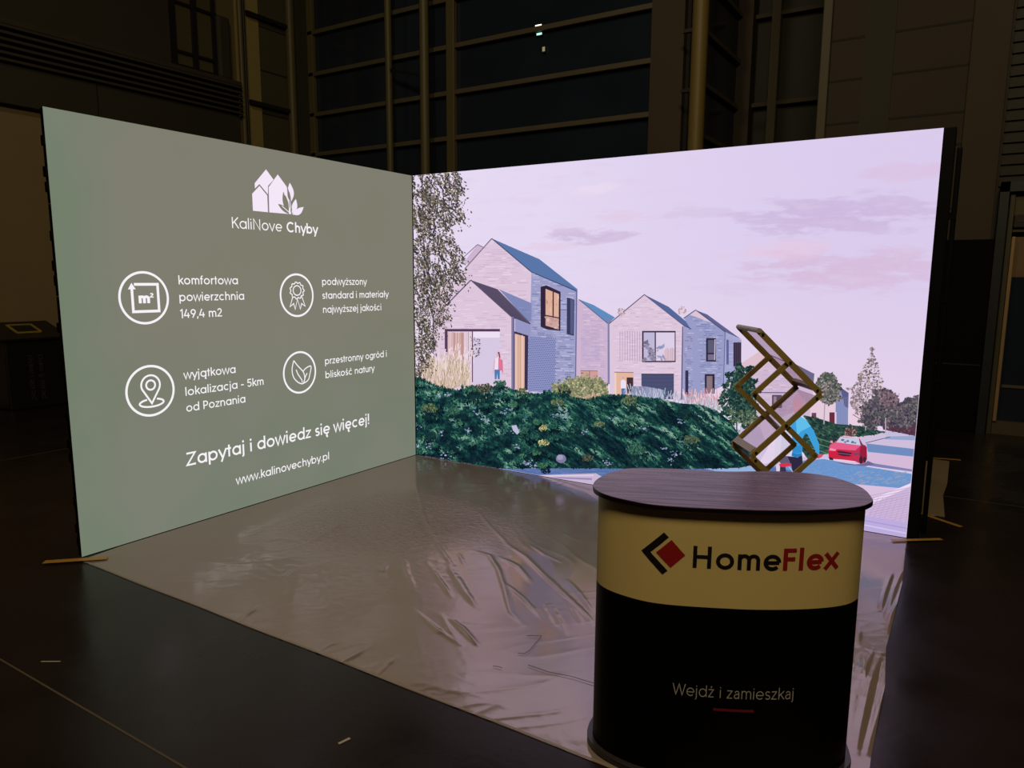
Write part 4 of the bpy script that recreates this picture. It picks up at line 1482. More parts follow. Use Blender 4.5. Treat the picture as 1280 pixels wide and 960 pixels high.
poly(cq([(484, 596), (560, 622), (700, 640), (770, 636), (800, 612), (860, 640), (780, 656), (600, 640)]), (110, 104, 150))
poly(cq([(485, 525), (498, 482), (540, 462), (583, 416), (612, 410), (732, 430), (758, 478), (792, 500), (794, 600), (770, 632), (742, 636), (700, 616), (525, 602), (487, 590)]), (196, 46, 82))
poly(cq([(500, 484), (545, 464), (742, 492), (700, 530), (560, 520), (490, 530)]), (228, 92, 134))
poly(cq([(486, 530), (560, 520), (690, 548), (672, 585), (520, 588), (488, 575)]), (206, 36, 66))
poly(cq([(745, 492), (792, 502), (793, 600), (752, 612), (730, 560)]), (150, 30, 62))
poly(cq([(582, 420), (728, 436), (742, 490), (548, 464)]), (196, 202, 226))
poly(cq([(588, 416), (612, 410), (732, 430), (728, 437)]), (226, 190, 212))
with batch():
    for a, b, c_ in ((600, 445, 14), (640, 455, 12), (680, 464, 14), (700, 470, 9), (620, 462, 10)):
        disc(960 + a / 6.4, 480 + b / 6.4, c_ / 6.4, c_ / 9, (104, 112, 150), 8, .2)
poly(cq([(734, 440), (760, 482), (766, 500), (748, 494)]), (92, 74, 104))
poly(cq([(556, 532), (600, 536), (672, 548), (660, 576), (600, 574), (562, 562)]), (66, 34, 56))
line(*cq([(560, 550), (668, 564)]), .8, (150, 90, 112))
poly(cq([(500, 510), (548, 522), (540, 534), (494, 530)]), (236, 150, 180))
poly(cq([(690, 552), (740, 545), (735, 560), (690, 572)]), (120, 70, 100))
poly(cq([(524, 598), (610, 604), (700, 616), (698, 624), (610, 614), (526, 606)]), (238, 206, 222))
poly(cq([(488, 580), (522, 590), (524, 608), (494, 604)]), (54, 36, 52))
poly(blob(960 + 746 / 6.4, 480 + 606 / 6.4, 2.4, 5, 12, 0), (58, 38, 54))
poly(blob(960 + 775 / 6.4, 480 + 604 / 6.4, 2.0, 3.6, 12, 0), (58, 38, 54))
poly(cq([(500, 452), (516, 450), (522, 468), (504, 470)]), (236, 150, 172))
poly(cq([(752, 490), (780, 486), (786, 508), (760, 512)]), (150, 36, 66))
# cyclist
poly(cq([(85, 610), (120, 575), (190, 572), (196, 640), (130, 665)]), (96, 88, 116))
poly(cq([(66, 650), (110, 640), (120, 700), (70, 705)]), (220, 204, 222))
poly(cq([(100, 640), (140, 650), (150, 710), (96, 712)]), (54, 50, 76))
poly(cq([(150, 560), (275, 560), (284, 690), (262, 712), (200, 705), (186, 640)]), (46, 40, 66))
poly(cq([(92, 638), (150, 628), (192, 636), (188, 652), (125, 664), (95, 655)]), (214, 52, 76))
line(*cq([(170, 660), (200, 700)]), 1.0, (186, 196, 220))
tor = cq([(60, 300), (120, 262), (190, 232), (205, 215), (262, 232), (312, 290), (276, 400), (275, 560), (240, 585), (190, 578), (110, 570), (52, 604), (56, 480), (70, 400)])
poly(tor, (218, 208, 229))
poly(cq([(205, 240), (258, 256), (312, 290), (368, 370), (412, 480), (414, 556), (398, 570), (372, 512), (318, 402), (300, 392), (276, 440), (274, 570), (230, 586), (192, 576), (204, 470), (190, 400), (150, 345), (170, 300)]), (62, 158, 218))
poly(cq([(225, 262), (258, 258), (312, 292), (344, 336), (318, 350), (262, 380), (235, 420), (228, 330)]), (96, 190, 232))
poly(cq([(190, 570), (230, 585), (272, 570), (272, 556), (236, 560), (196, 545)]), (40, 122, 184))
poly(cq([(196, 470), (226, 500), (272, 480), (272, 545), (240, 552), (200, 545)]), (48, 140, 204))
poly(cq([(110, 290), (180, 300), (188, 400), (170, 560), (100, 560), (112, 420)]), (208, 200, 224))
poly(cq([(196, 160), (214, 100), (248, 80), (282, 110), (288, 160), (262, 225), (240, 240), (214, 232), (204, 215)]), (224, 172, 190))
poly(cq([(208, 130), (222, 82), (252, 68), (292, 100), (292, 150), (270, 130), (236, 118)]), (214, 176, 200))
poly(cq([(396, 562), (420, 556), (444, 566), (432, 582), (404, 596), (394, 584)]), (206, 84, 108))
line(*cq([(378, 540), (396, 566)]), 1.4, (226, 216, 232))

# one mesh holds the whole displayed picture
vs, fs, cols = [], [], []
N = len(shapes)
for i, (q, c, up) in enumerate(shapes):
    off = len(vs)
    y = -up
    vs += [(p[0], y, p[1] + .004) for p in q]
    fs.append(tuple(range(off, off + len(q))))
    cols.append((lin(c[0]), lin(c[1]), lin(c[2]), 1.0))
me = bpy.data.meshes.new('picture')
me.from_pydata(vs, [], fs)
at = me.color_attributes.new('pixel', 'FLOAT_COLOR', 'CORNER')
buf = np.concatenate([np.tile(np.array(c, dtype=np.float32), len(f)) for c, f in zip(cols, fs)])
at.data.foreach_set('color', buf)
m = bpy.data.materials.new('picture display')
m.use_nodes = True
nt = m.node_tree
nt.nodes.clear()
a = nt.nodes.new('ShaderNodeAttribute')
a.attribute_name = 'pixel'
e = nt.nodes.new('ShaderNodeEmission')
nt.links.new(a.outputs['Color'], e.inputs[0])
o = nt.nodes.new('ShaderNodeOutputMaterial')
nt.links.new(e.outputs[0], o.inputs[0])
me.materials.append(m)
ob = bpy.data.objects.new('picture', me)
COL.objects.link(ob)
ob.parent = pdisp
# ------------------------------------------------------------------ plastic floor sheet between the screens
# wrinkles: crease lines measured on the floor, plus fine crumple
CR = [([(1.831, -1.677), (1.957, -1.69), (2.113, -1.834), (2.278, -2.026), (2.455, -2.242), (2.585, -2.328)], 0.009, 0.012480000000000002),
      ([(1.943, -1.479), (2.145, -1.59), (2.387, -1.779), (2.605, -1.941), (2.774, -2.067), (2.856, -2.138)], 0.01, 0.012480000000000002),
      ([(2.039, -1.682), (2.188, -1.742), (2.395, -1.912)], 0.007, 0.012480000000000002),
      ([(2.244, -1.972), (2.425, -2.076), (2.639, -2.233)], 0.007, 0.010920000000000001),
      ([(1.824, -1.914), (1.986, -2.061), (2.139, -2.19), (2.298, -2.295)], 0.009, 0.014039999999999999),
      ([(1.951, -2.002), (2.093, -2.127), (2.25, -2.259)], 0.006, 0.00936),
      ([(2.262, -2.462), (2.371, -2.511), (2.512, -2.601)], 0.008, 0.010920000000000001),
      ([(2.185, -2.449), (2.333, -2.565), (2.445, -2.631)], 0.006, 0.010920000000000001),
      ([(2.537, -2.055), (2.643, -2.168), (2.73, -2.264)], 0.006, 0.008579999999999999),
      ([(2.578, -2.063), (2.688, -2.186), (2.799, -2.306)], 0.006, 0.008579999999999999),
      ([(2.514, -1.757), (2.65, -1.876), (2.81, -2.044)], 0.006, 0.01014),
      ([(2.62, -1.984), (2.698, -2.052), (2.822, -2.175)], 0.005, 0.008579999999999999),
      ([(2.059, -1.403), (2.233, -1.509), (2.353, -1.546)], 0.006, 0.01014),
      ([(3.976, -0.666), (3.974, -1.037), (3.977, -1.241)], 0.012, 0.010920000000000001),
      ([(4.023, -0.636), (4.012, -0.939), (4.007, -1.379)], 0.01, 0.010920000000000001),
      ([(4.048, -0.64), (4.048, -0.953), (4.029, -1.272), (4.028, -1.484)], 0.012, 0.010920000000000001),
      ([(3.966, -1.715), (3.971, -1.886), (3.973, -2.086)], 0.008, 0.015600000000000001),
      ([(4.024, -1.704), (4.017, -1.993), (4.023, -2.273), (4.028, -2.51)], 0.014, 0.014039999999999999),
      ([(4.047, -1.74), (4.066, -2.005), (4.066, -2.245), (4.06, -2.489)], 0.012, 0.010920000000000001),
      ([(3.991, -1.673), (3.989, -1.874), (3.998, -2.173), (4.007, -2.442)], 0.01, 0.012480000000000002),
      ([(3.907, -1.444), (3.927, -1.688)], 0.006, 0.015600000000000001),
      ([(2.029, -2.473), (2.254, -2.577), (2.451, -2.642)], 0.007, 0.010920000000000001),
      ([(2.264, -2.467), (2.383, -2.527), (2.515, -2.601)], 0.006, 0.00936),
      ([(2.11, -3.037), (2.119, -2.961), (2.106, -2.895)], 0.005, 0.00936),
      ([(1.449, -3.031), (1.408, -2.95), (1.365, -2.866)], 0.006, 0.00936),
      ([(0.637, -0.767), (1.219, -1.379), (1.612, -1.734), (1.964, -2.002)], 0.008, 0.00936),
      ([(1.73, -1.979), (2.011, -2.187), (2.117, -2.268)], 0.008, 0.00936),
      ([(1.046, -2.138), (0.906, -1.83), (0.84, -1.67)], 0.007, 0.01014),
      ([(0.921, -2.185), (0.88, -1.924), (0.796, -1.657)], 0.007, 0.01014),
      ([(1.125, -1.763), (0.878, -1.427)], 0.006, 0.00936),
      ([(1.445, -1.977), (1.258, -1.751)], 0.006, 0.00936),
      ([(1.547, -1.974), (1.728, -2.156), (1.876, -2.275)], 0.009, 0.00936),
      ([(1.424, -2.238), (1.602, -2.209), (1.481, -2.017)], 0.006, 0.00936),
      ([(1.422, -3.011), (1.402, -2.916), (1.376, -2.834)], 0.006, 0.00936),
      ([(1.379, -1.006), (1.663, -1.254), (1.976, -1.495)], 0.007, 0.00936),
      ([(1.432, -1.71), (1.465, -1.615), (1.537, -1.568), (1.787, -1.55)], 0.004, 0.0078000000000000005),
      ([(1.782, -1.756), (1.938, -1.903)], 0.005, 0.0078000000000000005),
      ([(0.667, -2.282), (0.724, -2.174), (0.894, -2.134)], 0.006, 0.00936),
      ([(1.2, -2.555), (1.157, -2.47)], 0.005, 0.0078000000000000005),
      ([(0.497, -2.249), (0.495, -1.979), (0.457, -1.518)], 0.005, 0.0234),
      ([(1.743, -3.059), (1.745, -2.983), (1.785, -2.918)], 0.004, 0.0078000000000000005),
      ([(1.971, -3.088), (1.957, -2.957), (1.985, -2.902)], 0.004, 0.0078000000000000005),
      ([(2.308, -3.032), (2.283, -2.92), (2.282, -2.853)], 0.004, 0.0078000000000000005)]
nx, ny = 470, 352
x0, x1, y0, y1 = .012, 4.07, -3.035, -.012
gx, gy = np.meshgrid(np.linspace(0, 1, nx), np.linspace(0, 1, ny))
PX = x0 + (x1 - x0) * gx
PY = y0 + (y1 - y0) * gy
# the free right edge wanders
edge = np.interp(PY, [-3.0, -2.5, -2.0, -1.64, -1.27, -.82, -.29, 0], [.03, .006, .0, -.03, -.028, -.03, -.055, -.06])
PX = PX + edge * np.clip((gx - .85) / .15, 0, 1) ** 2
PY = PY + .002 * np.sin(PX * 7) * (1 - gy) ** 8
PX = PX + .03 * np.clip(1 - gx * 12, 0, 1) * np.clip(1 - gy * 12, 0, 1)


def vnoise(x, y, seed):
    out = np.empty(x.shape)
    fx, fy = x.ravel(), y.ravel()
    res = [mnoise.noise(Vector((float(a), float(b), seed))) for a, b in zip(fx, fy)]
    out.ravel()[:] = res
    return out


HH = np.zeros_like(PX)
n1 = vnoise(PX * 2.2, PY * 2.2, 1.5)
ca, sa = math.cos(.75), math.sin(.75)
U, V_ = PX * ca + PY * sa, -PX * sa + PY * ca
r1 = 1 - np.abs(vnoise(U * 1.6, V_ * 9 + n1 * 1.5, 4.2)) * 3.2
r2 = 1 - np.abs(vnoise(U * 8 + n1, V_ * 1.8, 9.1)) * 3.0
r3 = 1 - np.abs(vnoise(PX * 14 + n1 * 2, PY * 14, 12.0)) * 2.6
HH += .0018 * np.clip(r1, 0, 1) ** 3 * np.clip(.3 + n1 * 1.4, 0, 1)
HH += .0016 * np.clip(r2, 0, 1) ** 3 * np.clip(.35 - n1 * 1.4, 0, 1)
crum = np.exp(-((PX - 1.35) / .55) ** 2 - ((PY + 2.15) / .55) ** 2) + .8 * np.exp(-((PX - 1.1) / .5) ** 2 - ((PY + 1.1) / .35) ** 2) + .22 * np.exp(-((PX - 2.4) / 1.0) ** 2 - ((PY + 2.9) / .22) ** 2)
HH += .0024 * np.clip(r3, 0, 1) ** 2 * np.clip(crum, 0, 1)
for pts, hgt, wid in CR:
    d = np.full(PX.shape, 9.0)
    tt = np.zeros(PX.shape)
    L = len(pts) - 1
    for i in range(L):
        ax, ay = pts[i]
        bx, by = pts[i + 1]
        ux, uy = bx - ax, by - ay
        l2 = ux * ux + uy * uy
        t = np.clip(((PX - ax) * ux + (PY - ay) * uy) / l2, 0, 1)
        dd = np.hypot(PX - ax - t * ux, PY - ay - t * uy)
        k = dd < d
        d = np.where(k, dd, d)
        tt = np.where(k, (i + t) / L, tt)
    HH += .82 * hgt * np.exp(-(d / wid) ** 2) * np.sin(PI * np.clip(tt, .03, .97)) ** .7
fade = np.clip(np.minimum(np.minimum((PX - x0) / .10, -PY / .10), 1), 0, 1)
PZ = .0022 + HH * fade
verts = np.stack([PX, PY, PZ], -1).reshape(-1, 3)
faces = [(j * nx + i, j * nx + i + 1, (j + 1) * nx + i + 1, (j + 1) * nx + i) for j in range(ny - 1) for i in range(nx - 1)]
me = bpy.data.meshes.new('plastic_sheet')
me.from_pydata([tuple(v) for v in verts.tolist()], [], faces)
me.polygons.foreach_set('use_smooth', [True] * len(faces))
sm = mat('grey floor plastic', (.29, .226, .20), .15, spec=.5, noise_amt=.07, noise_scale=3.0, rough_var=.04)
sm.node_tree.nodes['Principled BSDF'].inputs['IOR'].default_value = 2.6
sm.node_tree.nodes['Principled BSDF'].inputs['Specular Tint'].default_value = (1, .84, .86, 1)
me.materials.append(sm)
nt = sm.node_tree
tc = nt.nodes.new('ShaderNodeTexCoord')


def sheet_noise(scale, stretch, rot, detail=5):
    mp = nt.nodes.new('ShaderNodeMapping')
    mp.inputs['Scale'].default_value = stretch
    mp.inputs['Rotation'].default_value = (0, 0, rot)
    nt.links.new(tc.outputs['Object'], mp.inputs['Vector'])
    n = nt.nodes.new('ShaderNodeTexNoise')
    n.inputs['Scale'].default_value = scale
    n.inputs['Detail'].default_value = detail
    n.inputs['Distortion'].default_value = .5
    nt.links.new(mp.outputs[0], n.inputs['Vector'])
    return n.outputs['Fac']


def near_point(x, y, r0, r1):
    v = nt.nodes.new('ShaderNodeVectorMath')
    v.operation = 'DISTANCE'
    nt.links.new(tc.outputs['Object'], v.inputs[0])
    v.inputs[1].default_value = (x, y, 0)
    return maprange(nt, v.outputs['Value'], r1, r0)


crumple = math_node(nt, 'MULTIPLY', sheet_noise(26, (1, 2.2, 1), .6), math_node(nt, 'ADD', math_node(nt, 'ADD', math_node(nt, 'MULTIPLY', near_point(1.0, -1.55, .2, .9), 2.0), math_node(nt, 'MULTIPLY', near_point(1.75, -1.2, .1, .6), .35)), .022))
fine = math_node(nt, 'MULTIPLY', sheet_noise(60, (1, 1.6, 1), -.5, 3), .012)
bp_ = nt.nodes.new('ShaderNodeBump')
bp_.inputs['Strength'].default_value = .8
bp_.inputs['Distance'].default_value = .011
nt.links.new(math_node(nt, 'ADD', crumple, fine), bp_.inputs['Height'])
nt.links.new(bp_.outputs[0], nt.nodes['Principled BSDF'].inputs['Normal'])
sheet = bpy.data.objects.new('plastic_sheet', me)
COL.objects.link(sheet)
tag(sheet, 'wrinkled glossy grey plastic sheet covering the floor between the LED walls', 'floor covering')
ht = MB()
HEM = [(x0 + .06, y0 + .004)] + [(x, y0 + .002 * math.sin(x * 7)) for x in np.arange(.2, 4.05, .08)]
for a, b in zip(HEM[:-1], HEM[1:]):
    ht.bar((a[0], a[1] + .008, .0030), (b[0], b[1] + .008, .0030), .010, .0012, (0, 1, 0))
ht.build('hem', mat('sheet hem', (.30, .25, .20), .35, noise_amt=.1), sheet)

MT = mat('orange floor tape', (.50, .27, .06), .5, noise_amt=.2, noise_scale=12)


def tape(label, a, b, w, z=.006):
    o = MB().bar((a[0], a[1], z), (b[0], b[1], z), w, .0016, (a[1] - b[1], b[0] - a[0], 0)).build('tape_strip', MT)
    return tag(o, label, 'tape', 'orange floor tape strips')


tape('orange tape strip on the floor under the left screen outer corner', (-.085, -3.165), (.150, -2.935), .045, .0105)
tape('orange tape strip at the foot of the right screen outer end', (3.93, -.125), (4.19, .075), .032, .0105)
tape('slanting orange tape over the near end of the beige runner behind the right screen', (4.03, .62), (4.29, .43), .035)
tape('thin faded tape across the far end of the beige runner behind the right screen', (3.95, 2.50), (4.25, 2.575), .035)
rn = MB()
rl = [(3.98, 2.50), (4.165, 2.47), (4.175, 1.6), (4.16, 1.2), (4.19, .62), (4.05, .62), (4.02, 1.4)]
rn.prism([(a, b) for a, b in rl], .0008, .0035)
tag(rn.build('floor_runner', mat('beige plastic runner', (.30, .225, .15), .45, noise_amt=.12, noise_scale=3)), 'beige plastic strip on the dark floor behind the right screen end', 'floor covering')
for a, b, w_, lab in (((1.043, -3.711), (1.110, -3.667), .006, 'thin white scrap on the dark floor at the lower left'),
                      ((2.498, -3.430), (2.509, -3.386), .010, 'pale scrap on the dark floor near the front edge of the sheet'),
                      ((4.108, .62), (4.133, .62), .02, 'tiny white scrap beside the slanting orange tape')):
    o = MB().bar((*a, .0016), (*b, .0016), w_, .0014, (a[1] - b[1], b[0] - a[0], 0)).build('paper_scrap', mat('white paper scrap', (.50, .43, .36), .7, noise_amt=.1))
    tag(o, lab, 'scrap', 'scraps on the floor')
# dark threads lying on the sheet
for pts, lab in (([(2.652, -2.415), (2.71, -2.38), (2.72, -2.453), (2.731, -2.525), (2.726, -2.56), (2.701, -2.57)], 'dark hooked thread lying on the plastic sheet near the counter'), ([(2.787, -2.629), (2.885, -2.632), (2.985, -2.611), (3.091, -2.607)], 'long dark thread on the sheet running to the counter foot'),
                 ([(2.669, -2.718), (2.687, -2.71), (2.709, -2.709)], 'short dark thread lying on the sheet left of the long one')):
    o = MB().tube([(a, b, .0085) for a, b in pts], .0010, 6).build('thread', mat('dark purple thread', (.02, .008, .02), .6, noise_amt=.1), None, True)
    tag(o, lab, 'thread', 'dark threads on the sheet')

# ------------------------------------------------------------------ promotional counter
CC, CA = Vector((3.608, -2.698)), math.radians(23.2)
LOOP = [(-0.456, -0.06), (-0.447, 0.019), (-0.407, 0.112), (-0.363, 0.168), (-0.318, 0.199), (-0.246, 0.209), (-0.138, 0.213), (-0.051, 0.206), (0.038, 0.21), (0.152, 0.239), (0.24, 0.247), (0.321, 0.23), (0.377, 0.194), (0.418, 0.125), (0.437, 0.05), (0.426, -0.06), (0.416, -0.088), (0.384, -0.13), (0.337, -0.163), (0.257, -0.197), (0.143, -0.226), (0.032, -0.242), (-0.023, -0.245), (-0.134, -0.25), (-0.245, -0.245), (-0.32, -0.22), (-0.399, -0.171), (-0.441, -0.118)]
S = np.array(smooth_poly(LOOP, True, 8))
for _ in range(14):
    S = .5 * S + .25 * (np.roll(S, 1, 0) + np.roll(S, -1, 0))


def inset(S, d):
    T = np.roll(S, -1, 0) - np.roll(S, 1, 0)
    T /= np.linalg.norm(T, axis=1)[:, None]
    return S + np.stack([T[:, 1], -T[:, 0]], 1) * d      # the loop runs clockwise


def cw(p):
    return (CC.x + p[0] * math.cos(CA) - p[1] * math.sin(CA), CC.y + p[0] * math.sin(CA) + p[1] * math.cos(CA))


HT = .9256
pc = thing('promotional_counter', (CC.x, CC.y, 0), 'kidney shaped promotion counter with dark wood top and yellow and black front', 'counter')
# wood grain top
wm = mat('dark wood laminate', (.05, .03, .03), .28, spec=.5)
nt = wm.node_tree
nt.nodes['Principled BSDF'].inputs['IOR'].default_value = 1.36
nt.nodes['Principled BSDF'].inputs['Specular Tint'].default_value = (1, .66, .90, 1)
b = nt.nodes['Principled BSDF']
tc = nt.nodes.new('ShaderNodeTexCoord')
mp = nt.nodes.new('ShaderNodeMapping')
mp.inputs['Rotation'].default_value = (0, 0, -CA)
nt.links.new(tc.outputs['Object'], mp.inputs['Vector'])
mp2 = nt.nodes.new('ShaderNodeMapping')
mp2.inputs['Scale'].default_value = (1.6, 26, 26)
nt.links.new(mp.outputs[0], mp2.inputs['Vector'])
n1_ = nt.nodes.new('ShaderNodeTexNoise')
n1_.inputs['Scale'].default_value = 2.2
n1_.inputs['Detail'].default_value = 8
n1_.inputs['Distortion'].default_value = .6
nt.links.new(mp2.outputs[0], n1_.inputs['Vector'])
gf = maprange(nt, n1_.outputs['Fac'], .38, .62)
nt.links.new(mixc(nt, gf, (.055, .018, .036, 1), (.125, .050, .086, 1)), b.inputs['Base Color'])
nt.links.new(maprange(nt, n1_.outputs['Fac'], 0.3, .7, .32, .22), b.inputs['Roughness'])
bp = nt.nodes.new('ShaderNodeBump')
bp.inputs['Strength'].default_value = .10
bp.inputs['Distance'].default_value = .002
nt.links.new(n1_.outputs['Fac'], bp.inputs['Height'])
nt.links.new(bp.outputs[0], b.inputs['Normal'])
top_loop = [cw(p) for p in S]
MB().prism(top_loop, HT - .0165, HT, bev=.0012).build('top', wm, pc)
MB().prism([cw(p) for p in inset(S, -.0004)], HT - .0155, HT - .0012, bev=.0015).build('edge_band', mat('black edge band', (.006, .004, .006), .35, noise_amt=.1), pc)
MB().prism(top_loop, .008, .026, bev=.002).build('base_plate', mat('dark base laminate', (.035, .028, .034), .3, noise_amt=.2), pc)
# wrapped graphic panel: open at the concave back
PW = inset(S, .019)
seg = np.linalg.norm(np.roll(PW, -1, 0) - PW, axis=1)
cs = np.concatenate([[0], np.cumsum(seg)])
npw = len(PW)
open_ix = [i for i in range(npw) if not (-.20 < PW[i][0] < .13 and PW[i][1] > .1)]
start = next(i for k, i in enumerate(open_ix) if (i - 1) not in open_ix and i > 40)
order = [(start + k) % npw for k in range(len(open_ix))]
ZB, ZS, ZP = .026, .600, HT - .0165


def strip(ix, z0, z1, d0=0.0, th=.003):
    mb = MB()
    a = inset(S, .019 + d0)
    b_ = inset(S, .019 + d0 + th)
    n = len(ix)
    vs = []
    for i in ix:
        for P_, z in ((a, z0), (a, z1), (b_, z1), (b_, z0)):
            vs.append((*cw(P_[i]), z))
    fs = []
    for k in range(n - 1):
        for q in range(4):
            fs.append((k * 4 + q, k * 4 + (q + 1) % 4, (k + 1) * 4 + (q + 1) % 4, (k + 1) * 4 + q))
    fs += [(0, 3, 2, 1), tuple((n - 1) * 4 + q for q in (0, 1, 2, 3))]
    return mb.add(vs, fs)


pan = strip(order, ZS, ZP).build('upper_panel', mat('warm yellow print', (.80, .62, .27), .5, spec=.35, noise_amt=.04, noise_scale=3), pc, True)
low = strip(order, ZB, ZS).build('lower_panel', mat('black print', (.0022, .0020, .0020), .45, spec=.10, noise_amt=.2), pc, True)
MB().prism([cw(p) for p in inset(S, .03)], .44, .456).build('inner_shelf', M['black'], pc)


def cpt(s, z, out=.0008):
    """point on the panel: s = arc length back from the outline start, z = height"""
    s = s % cs[-1]
    i = int(np.searchsorted(cs, s) - 1)
    i = max(0, min(i, npw - 1))
    t = (s - cs[i]) / seg[i]
    p = PW[i] * (1 - t) + PW[(i + 1) % npw] * t
    d = PW[(i + 1) % npw] - PW[i]
    d = d / np.linalg.norm(d)
    p = p + np.array([-d[1], d[0]]) * out
    return (*cw(p), z)


BLK = mat('black print ink', (.008, .006, .008), .5, noise_amt=.1)
RED = mat('red print ink', (.36, .012, .012), .5, noise_amt=.05)
GRYT = mat('light grey print ink', (.58, .54, .52), .5, noise_amt=.05)


def dense(pl, k=6):
    out = []
    for i in range(len(pl)):
        a, b_ = pl[i], pl[(i + 1) % len(pl)]
        out += [(a[0] + (b_[0] - a[0]) * t / k, a[1] + (b_[1] - a[1]) * t / k) for t in range(k)]
    return out


def fill_quad(mb, q, k=6):
    for i in range(k):
        for j in range(k):
            def bl(u, v):
                x = (q[0][0] * (1 - u) + q[1][0] * u) * (1 - v) + (q[3][0] * (1 - u) + q[2][0] * u) * v
                z = (q[0][1] * (1 - u) + q[1][1] * u) * (1 - v) + (q[3][1] * (1 - u) + q[2][1] * u) * v
                return cpt(x, z)
            mb.add([bl(i / k, j / k), bl((i + 1) / k, j / k), bl((i + 1) / k, (j + 1) / k), bl(i / k, (j + 1) / k)], [(0, 1, 2, 3)])


s0_ = .004
lm_ = MB()
ch = [(1.9770, .7615), (1.9081, .8306), (1.8930, .8160), (1.9475, .7615), (1.8930, .7075), (1.9081, .6930)]
ch = [(a, b_ + s0_) for a, b_ in ch]
fill_quad(lm_, [ch[0], ch[1], ch[2], ch[3]])
fill_quad(lm_, [ch[0], ch[3], ch[4], ch[5]])
lm_.build('logo_chevron', BLK, pan)
ld_ = MB()
fill_quad(ld_, [(a, b_ + s0_) for a, b_ in ((1.9305, .7630), (1.8845, .8085), (1.8415, .7615), (1.8845, .7175))], 8)
ld_.build('logo_diamond', RED, pan)
hm = MB()
lettering(hm, 'Home', lambda a, b_: cpt(1.8255 - a, .7235 + s0_ + b_), 0, 0, .2770, .1015, .118, split=True)
hm.build('logo_lettering', BLK, pan)
fx = MB()
lettering(fx, 'Flex', lambda a, b_: cpt(1.5530 - a, .7235 + s0_ + b_), 0, 0, .190, .1015, .130, split=True)
fx.build('logo_lettering', RED, pan)
tl = MB()
lettering(tl, 'Wejdź i zamieszkaj', lambda a, b_: cpt(1.8625 - a, .2960 + s0_ + b_), 0, 0, .382, .0555, .056, double_a=True, track=.03, split=True)
tl.build('slogan_lettering', GRYT, low)
ul = MB()
fill_quad(ul, [(1.7340, .2510 + s0_), (1.6080, .2512 + s0_), (1.6080, .2600 + s0_), (1.7340, .2598 + s0_)])
ul.build('underline', mat('dark red print ink', (.20, .010, .022), .5, noise_amt=.05), low)

# ------------------------------------------------------------------ zigzag brochure stand behind the counter
bs = thing('brochure_stand', (3.44, -1.75, 0), 'gold framed zigzag brochure stand with clear shelves behind the promotion counter', 'stand')
P0 = np.array([3.440, -1.754])
az = math.radians(124.5)
tv = np.array([math.sin(az), -math.cos(az)])       # along the zigzag
nv = np.array([math.cos(az), math.sin(az)])        # from the near frame to the far frame
W_, SS, DZ, ZTOP = .252, .302, .287, 1.384
GOLD = mat('brass coloured aluminium', (.42, .31, .09), .5, metal=.2, noise_amt=.12, noise_scale=12)
GREYT = mat('grey rounded rail', (.46, .39, .40), .45, noise_amt=.08)
acr = bpy.data.materials.new('frosted clear acrylic')
acr.use_nodes = True
nt = acr.node_tree
nt.nodes.clear()
tr = nt.nodes.new('ShaderNodeBsdfTransparent')
tr.inputs[0].default_value = (.86, .80, .84, 1)
gl = nt.nodes.new('ShaderNodeBsdfGlossy')
gl.inputs['Roughness'].default_value = .12
df = nt.nodes.new('ShaderNodeBsdfDiffuse')
df.inputs[0].default_value = (.6, .55, .55, 1)
mx = nt.nodes.new('ShaderNodeMixShader')
mx.inputs[0].default_value = .06
mx2 = nt.nodes.new('ShaderNodeMixShader')
mx2.inputs[0].default_value = .06
nt.links.new(tr.outputs[0], mx.inputs[1])
nt.links.new(df.outputs[0], mx.inputs[2])
nt.links.new(mx.outputs[0], mx2.inputs[1])
nt.links.new(gl.outputs[0], mx2.inputs[2])
o = nt.nodes.new('ShaderNodeOutputMaterial')
nt.links.new(mx2.outputs[0], o.inputs[0])


def sp(s, z, w):
    p = P0 + tv * s + nv * w
    return Vector((p[0], p[1], z + .004))


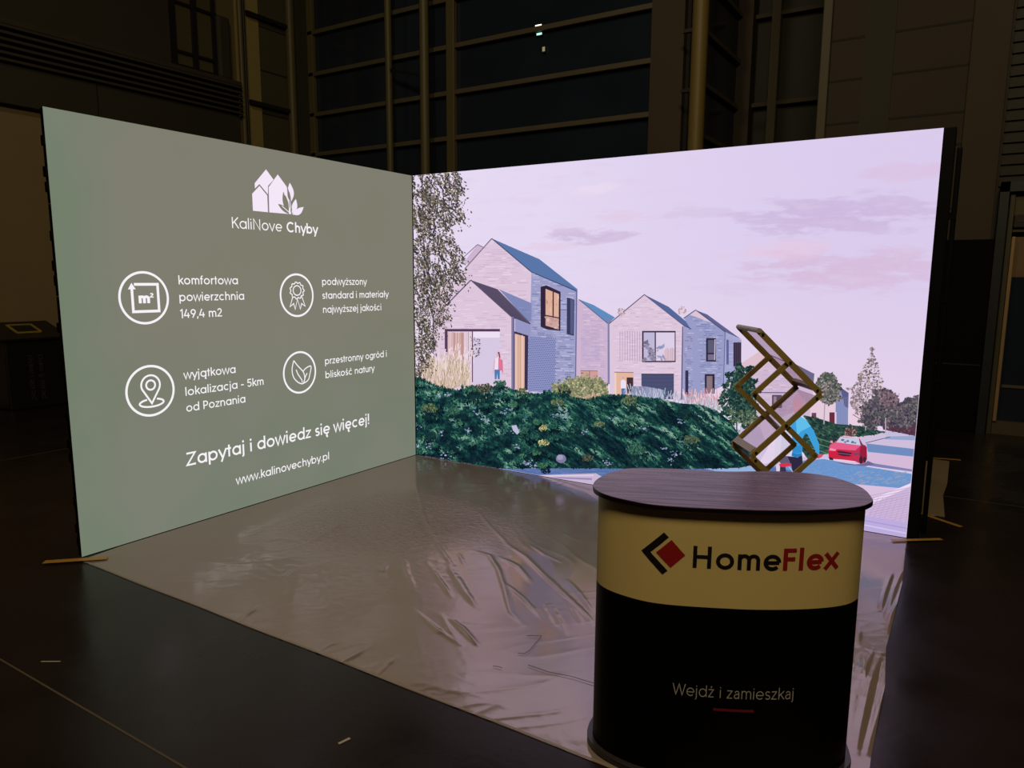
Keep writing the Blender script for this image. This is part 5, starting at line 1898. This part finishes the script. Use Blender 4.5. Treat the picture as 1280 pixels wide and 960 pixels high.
NV = Vector((nv[0], nv[1], 0))
TV = Vector((tv[0], tv[1], 0))
node = [(0, ZTOP)]
for k in range(1, 5):
    node.append((SS if k % 2 else 0, ZTOP - DZ * k))
node.append((SS * .80, .022))
for k in range(5):
    (sa_, za), (sb, zb) = node[k], node[k + 1]
    d = Vector((TV.x * (sb - sa_), TV.y * (sb - sa_), zb - za)).normalized()
    n_ = d.cross(NV).normalized()
    sh = MB()
    sh.bar(sp(sa_, za, 0), sp(sb, zb, 0), .026, .008, n_)
    sh.build('side_frame', GOLD, bs)
    MB().bar(sp(sa_, za, W_), sp(sb, zb, W_), .026, .008, n_).build('side_frame', GOLD, bs)
    a0, b0 = sp(sa_, za, .004) + d * .02, sp(sb, zb, .004) - d * .012
    pa = MB()
    c1_, c2_ = sp(sa_, za, W_ / 2) + d * .015, sp(sb, zb, W_ / 2) - d * .01
    pa.bar(c1_, c2_, W_ - .012, .003, NV)
    pa.build('shelf_panel', acr, bs)
    # grooved lip that holds the brochures at the lower end of each shelf
    lp_ = MB()
    e_ = sp(sb, zb, W_ / 2)
    for q in range(4):
        c_ = e_ + Vector((0, 0, .012)) - d * (.006 + .0085 * q) * (1 if k % 2 == 0 else 1) + n_ * .0
        lp_.bar(c_ - NV * (W_ / 2 - .008), c_ + NV * (W_ / 2 - .008), .0072, .016, d)
    lp_.build('shelf_lip', GREYT, bs)
    for w_ in (-.006,):
        for (s_, z_), sg in (((sa_, za), 1), ((sb, zb), -1)):
            c_ = sp(s_, z_, 0) + d * (.026 * sg)
            MB().tube([c_ - NV * .0075, c_ - NV * .002], .0062, 10).build('screw', M['blacksteel'], bs)
MB().tube([sp(0, ZTOP, -.008), sp(0, ZTOP, W_ + .008)], .0115, 14).build('top_rail', GREYT, bs, True)
# crossing arms
arms = [((SS / 2, ZTOP - DZ / 2), (0, ZTOP - DZ)), ((0, ZTOP - DZ), (SS, ZTOP - 2 * DZ)), ((SS, ZTOP - 2 * DZ), (0, ZTOP - 3 * DZ)), ((0, ZTOP - 3 * DZ), (SS, ZTOP - 4 * DZ)), ((SS, ZTOP - 4 * DZ), (SS * .25, .02))]
for (sa_, za), (sb, zb) in arms:
    d = Vector((TV.x * (sb - sa_), TV.y * (sb - sa_), zb - za)).normalized()
    n_ = d.cross(NV).normalized()
    for w_ in (.011, W_ - .011):
        MB().bar(sp(sa_, za, w_) - d * .006, sp(sb, zb, w_) + d * .006, .024, .008, n_).build('cross_arm', GOLD, bs)
for s_, z_ in ((SS / 2, ZTOP - DZ / 2), (0, ZTOP - DZ - .004), (SS / 2, ZTOP - 1.5 * DZ)):
    c_ = sp(s_, z_, 0)
    MB().tube([c_ - NV * .0075, c_ + NV * .01], .007, 10).build('pivot', M['blacksteel'], bs)
bsm = MB()
for w_ in (0, W_):
    bsm.bar(sp(-.04, .008, w_), sp(SS + .06, .008, w_), .03, .012, NV)
bsm.bar(sp(.06, .012, 0), sp(.06, .012, W_), .03, .010, TV)
bsm.bar(sp(.26, .012, 0), sp(.26, .012, W_), .03, .010, TV)
bsm.build('base_frame', GOLD, bs)
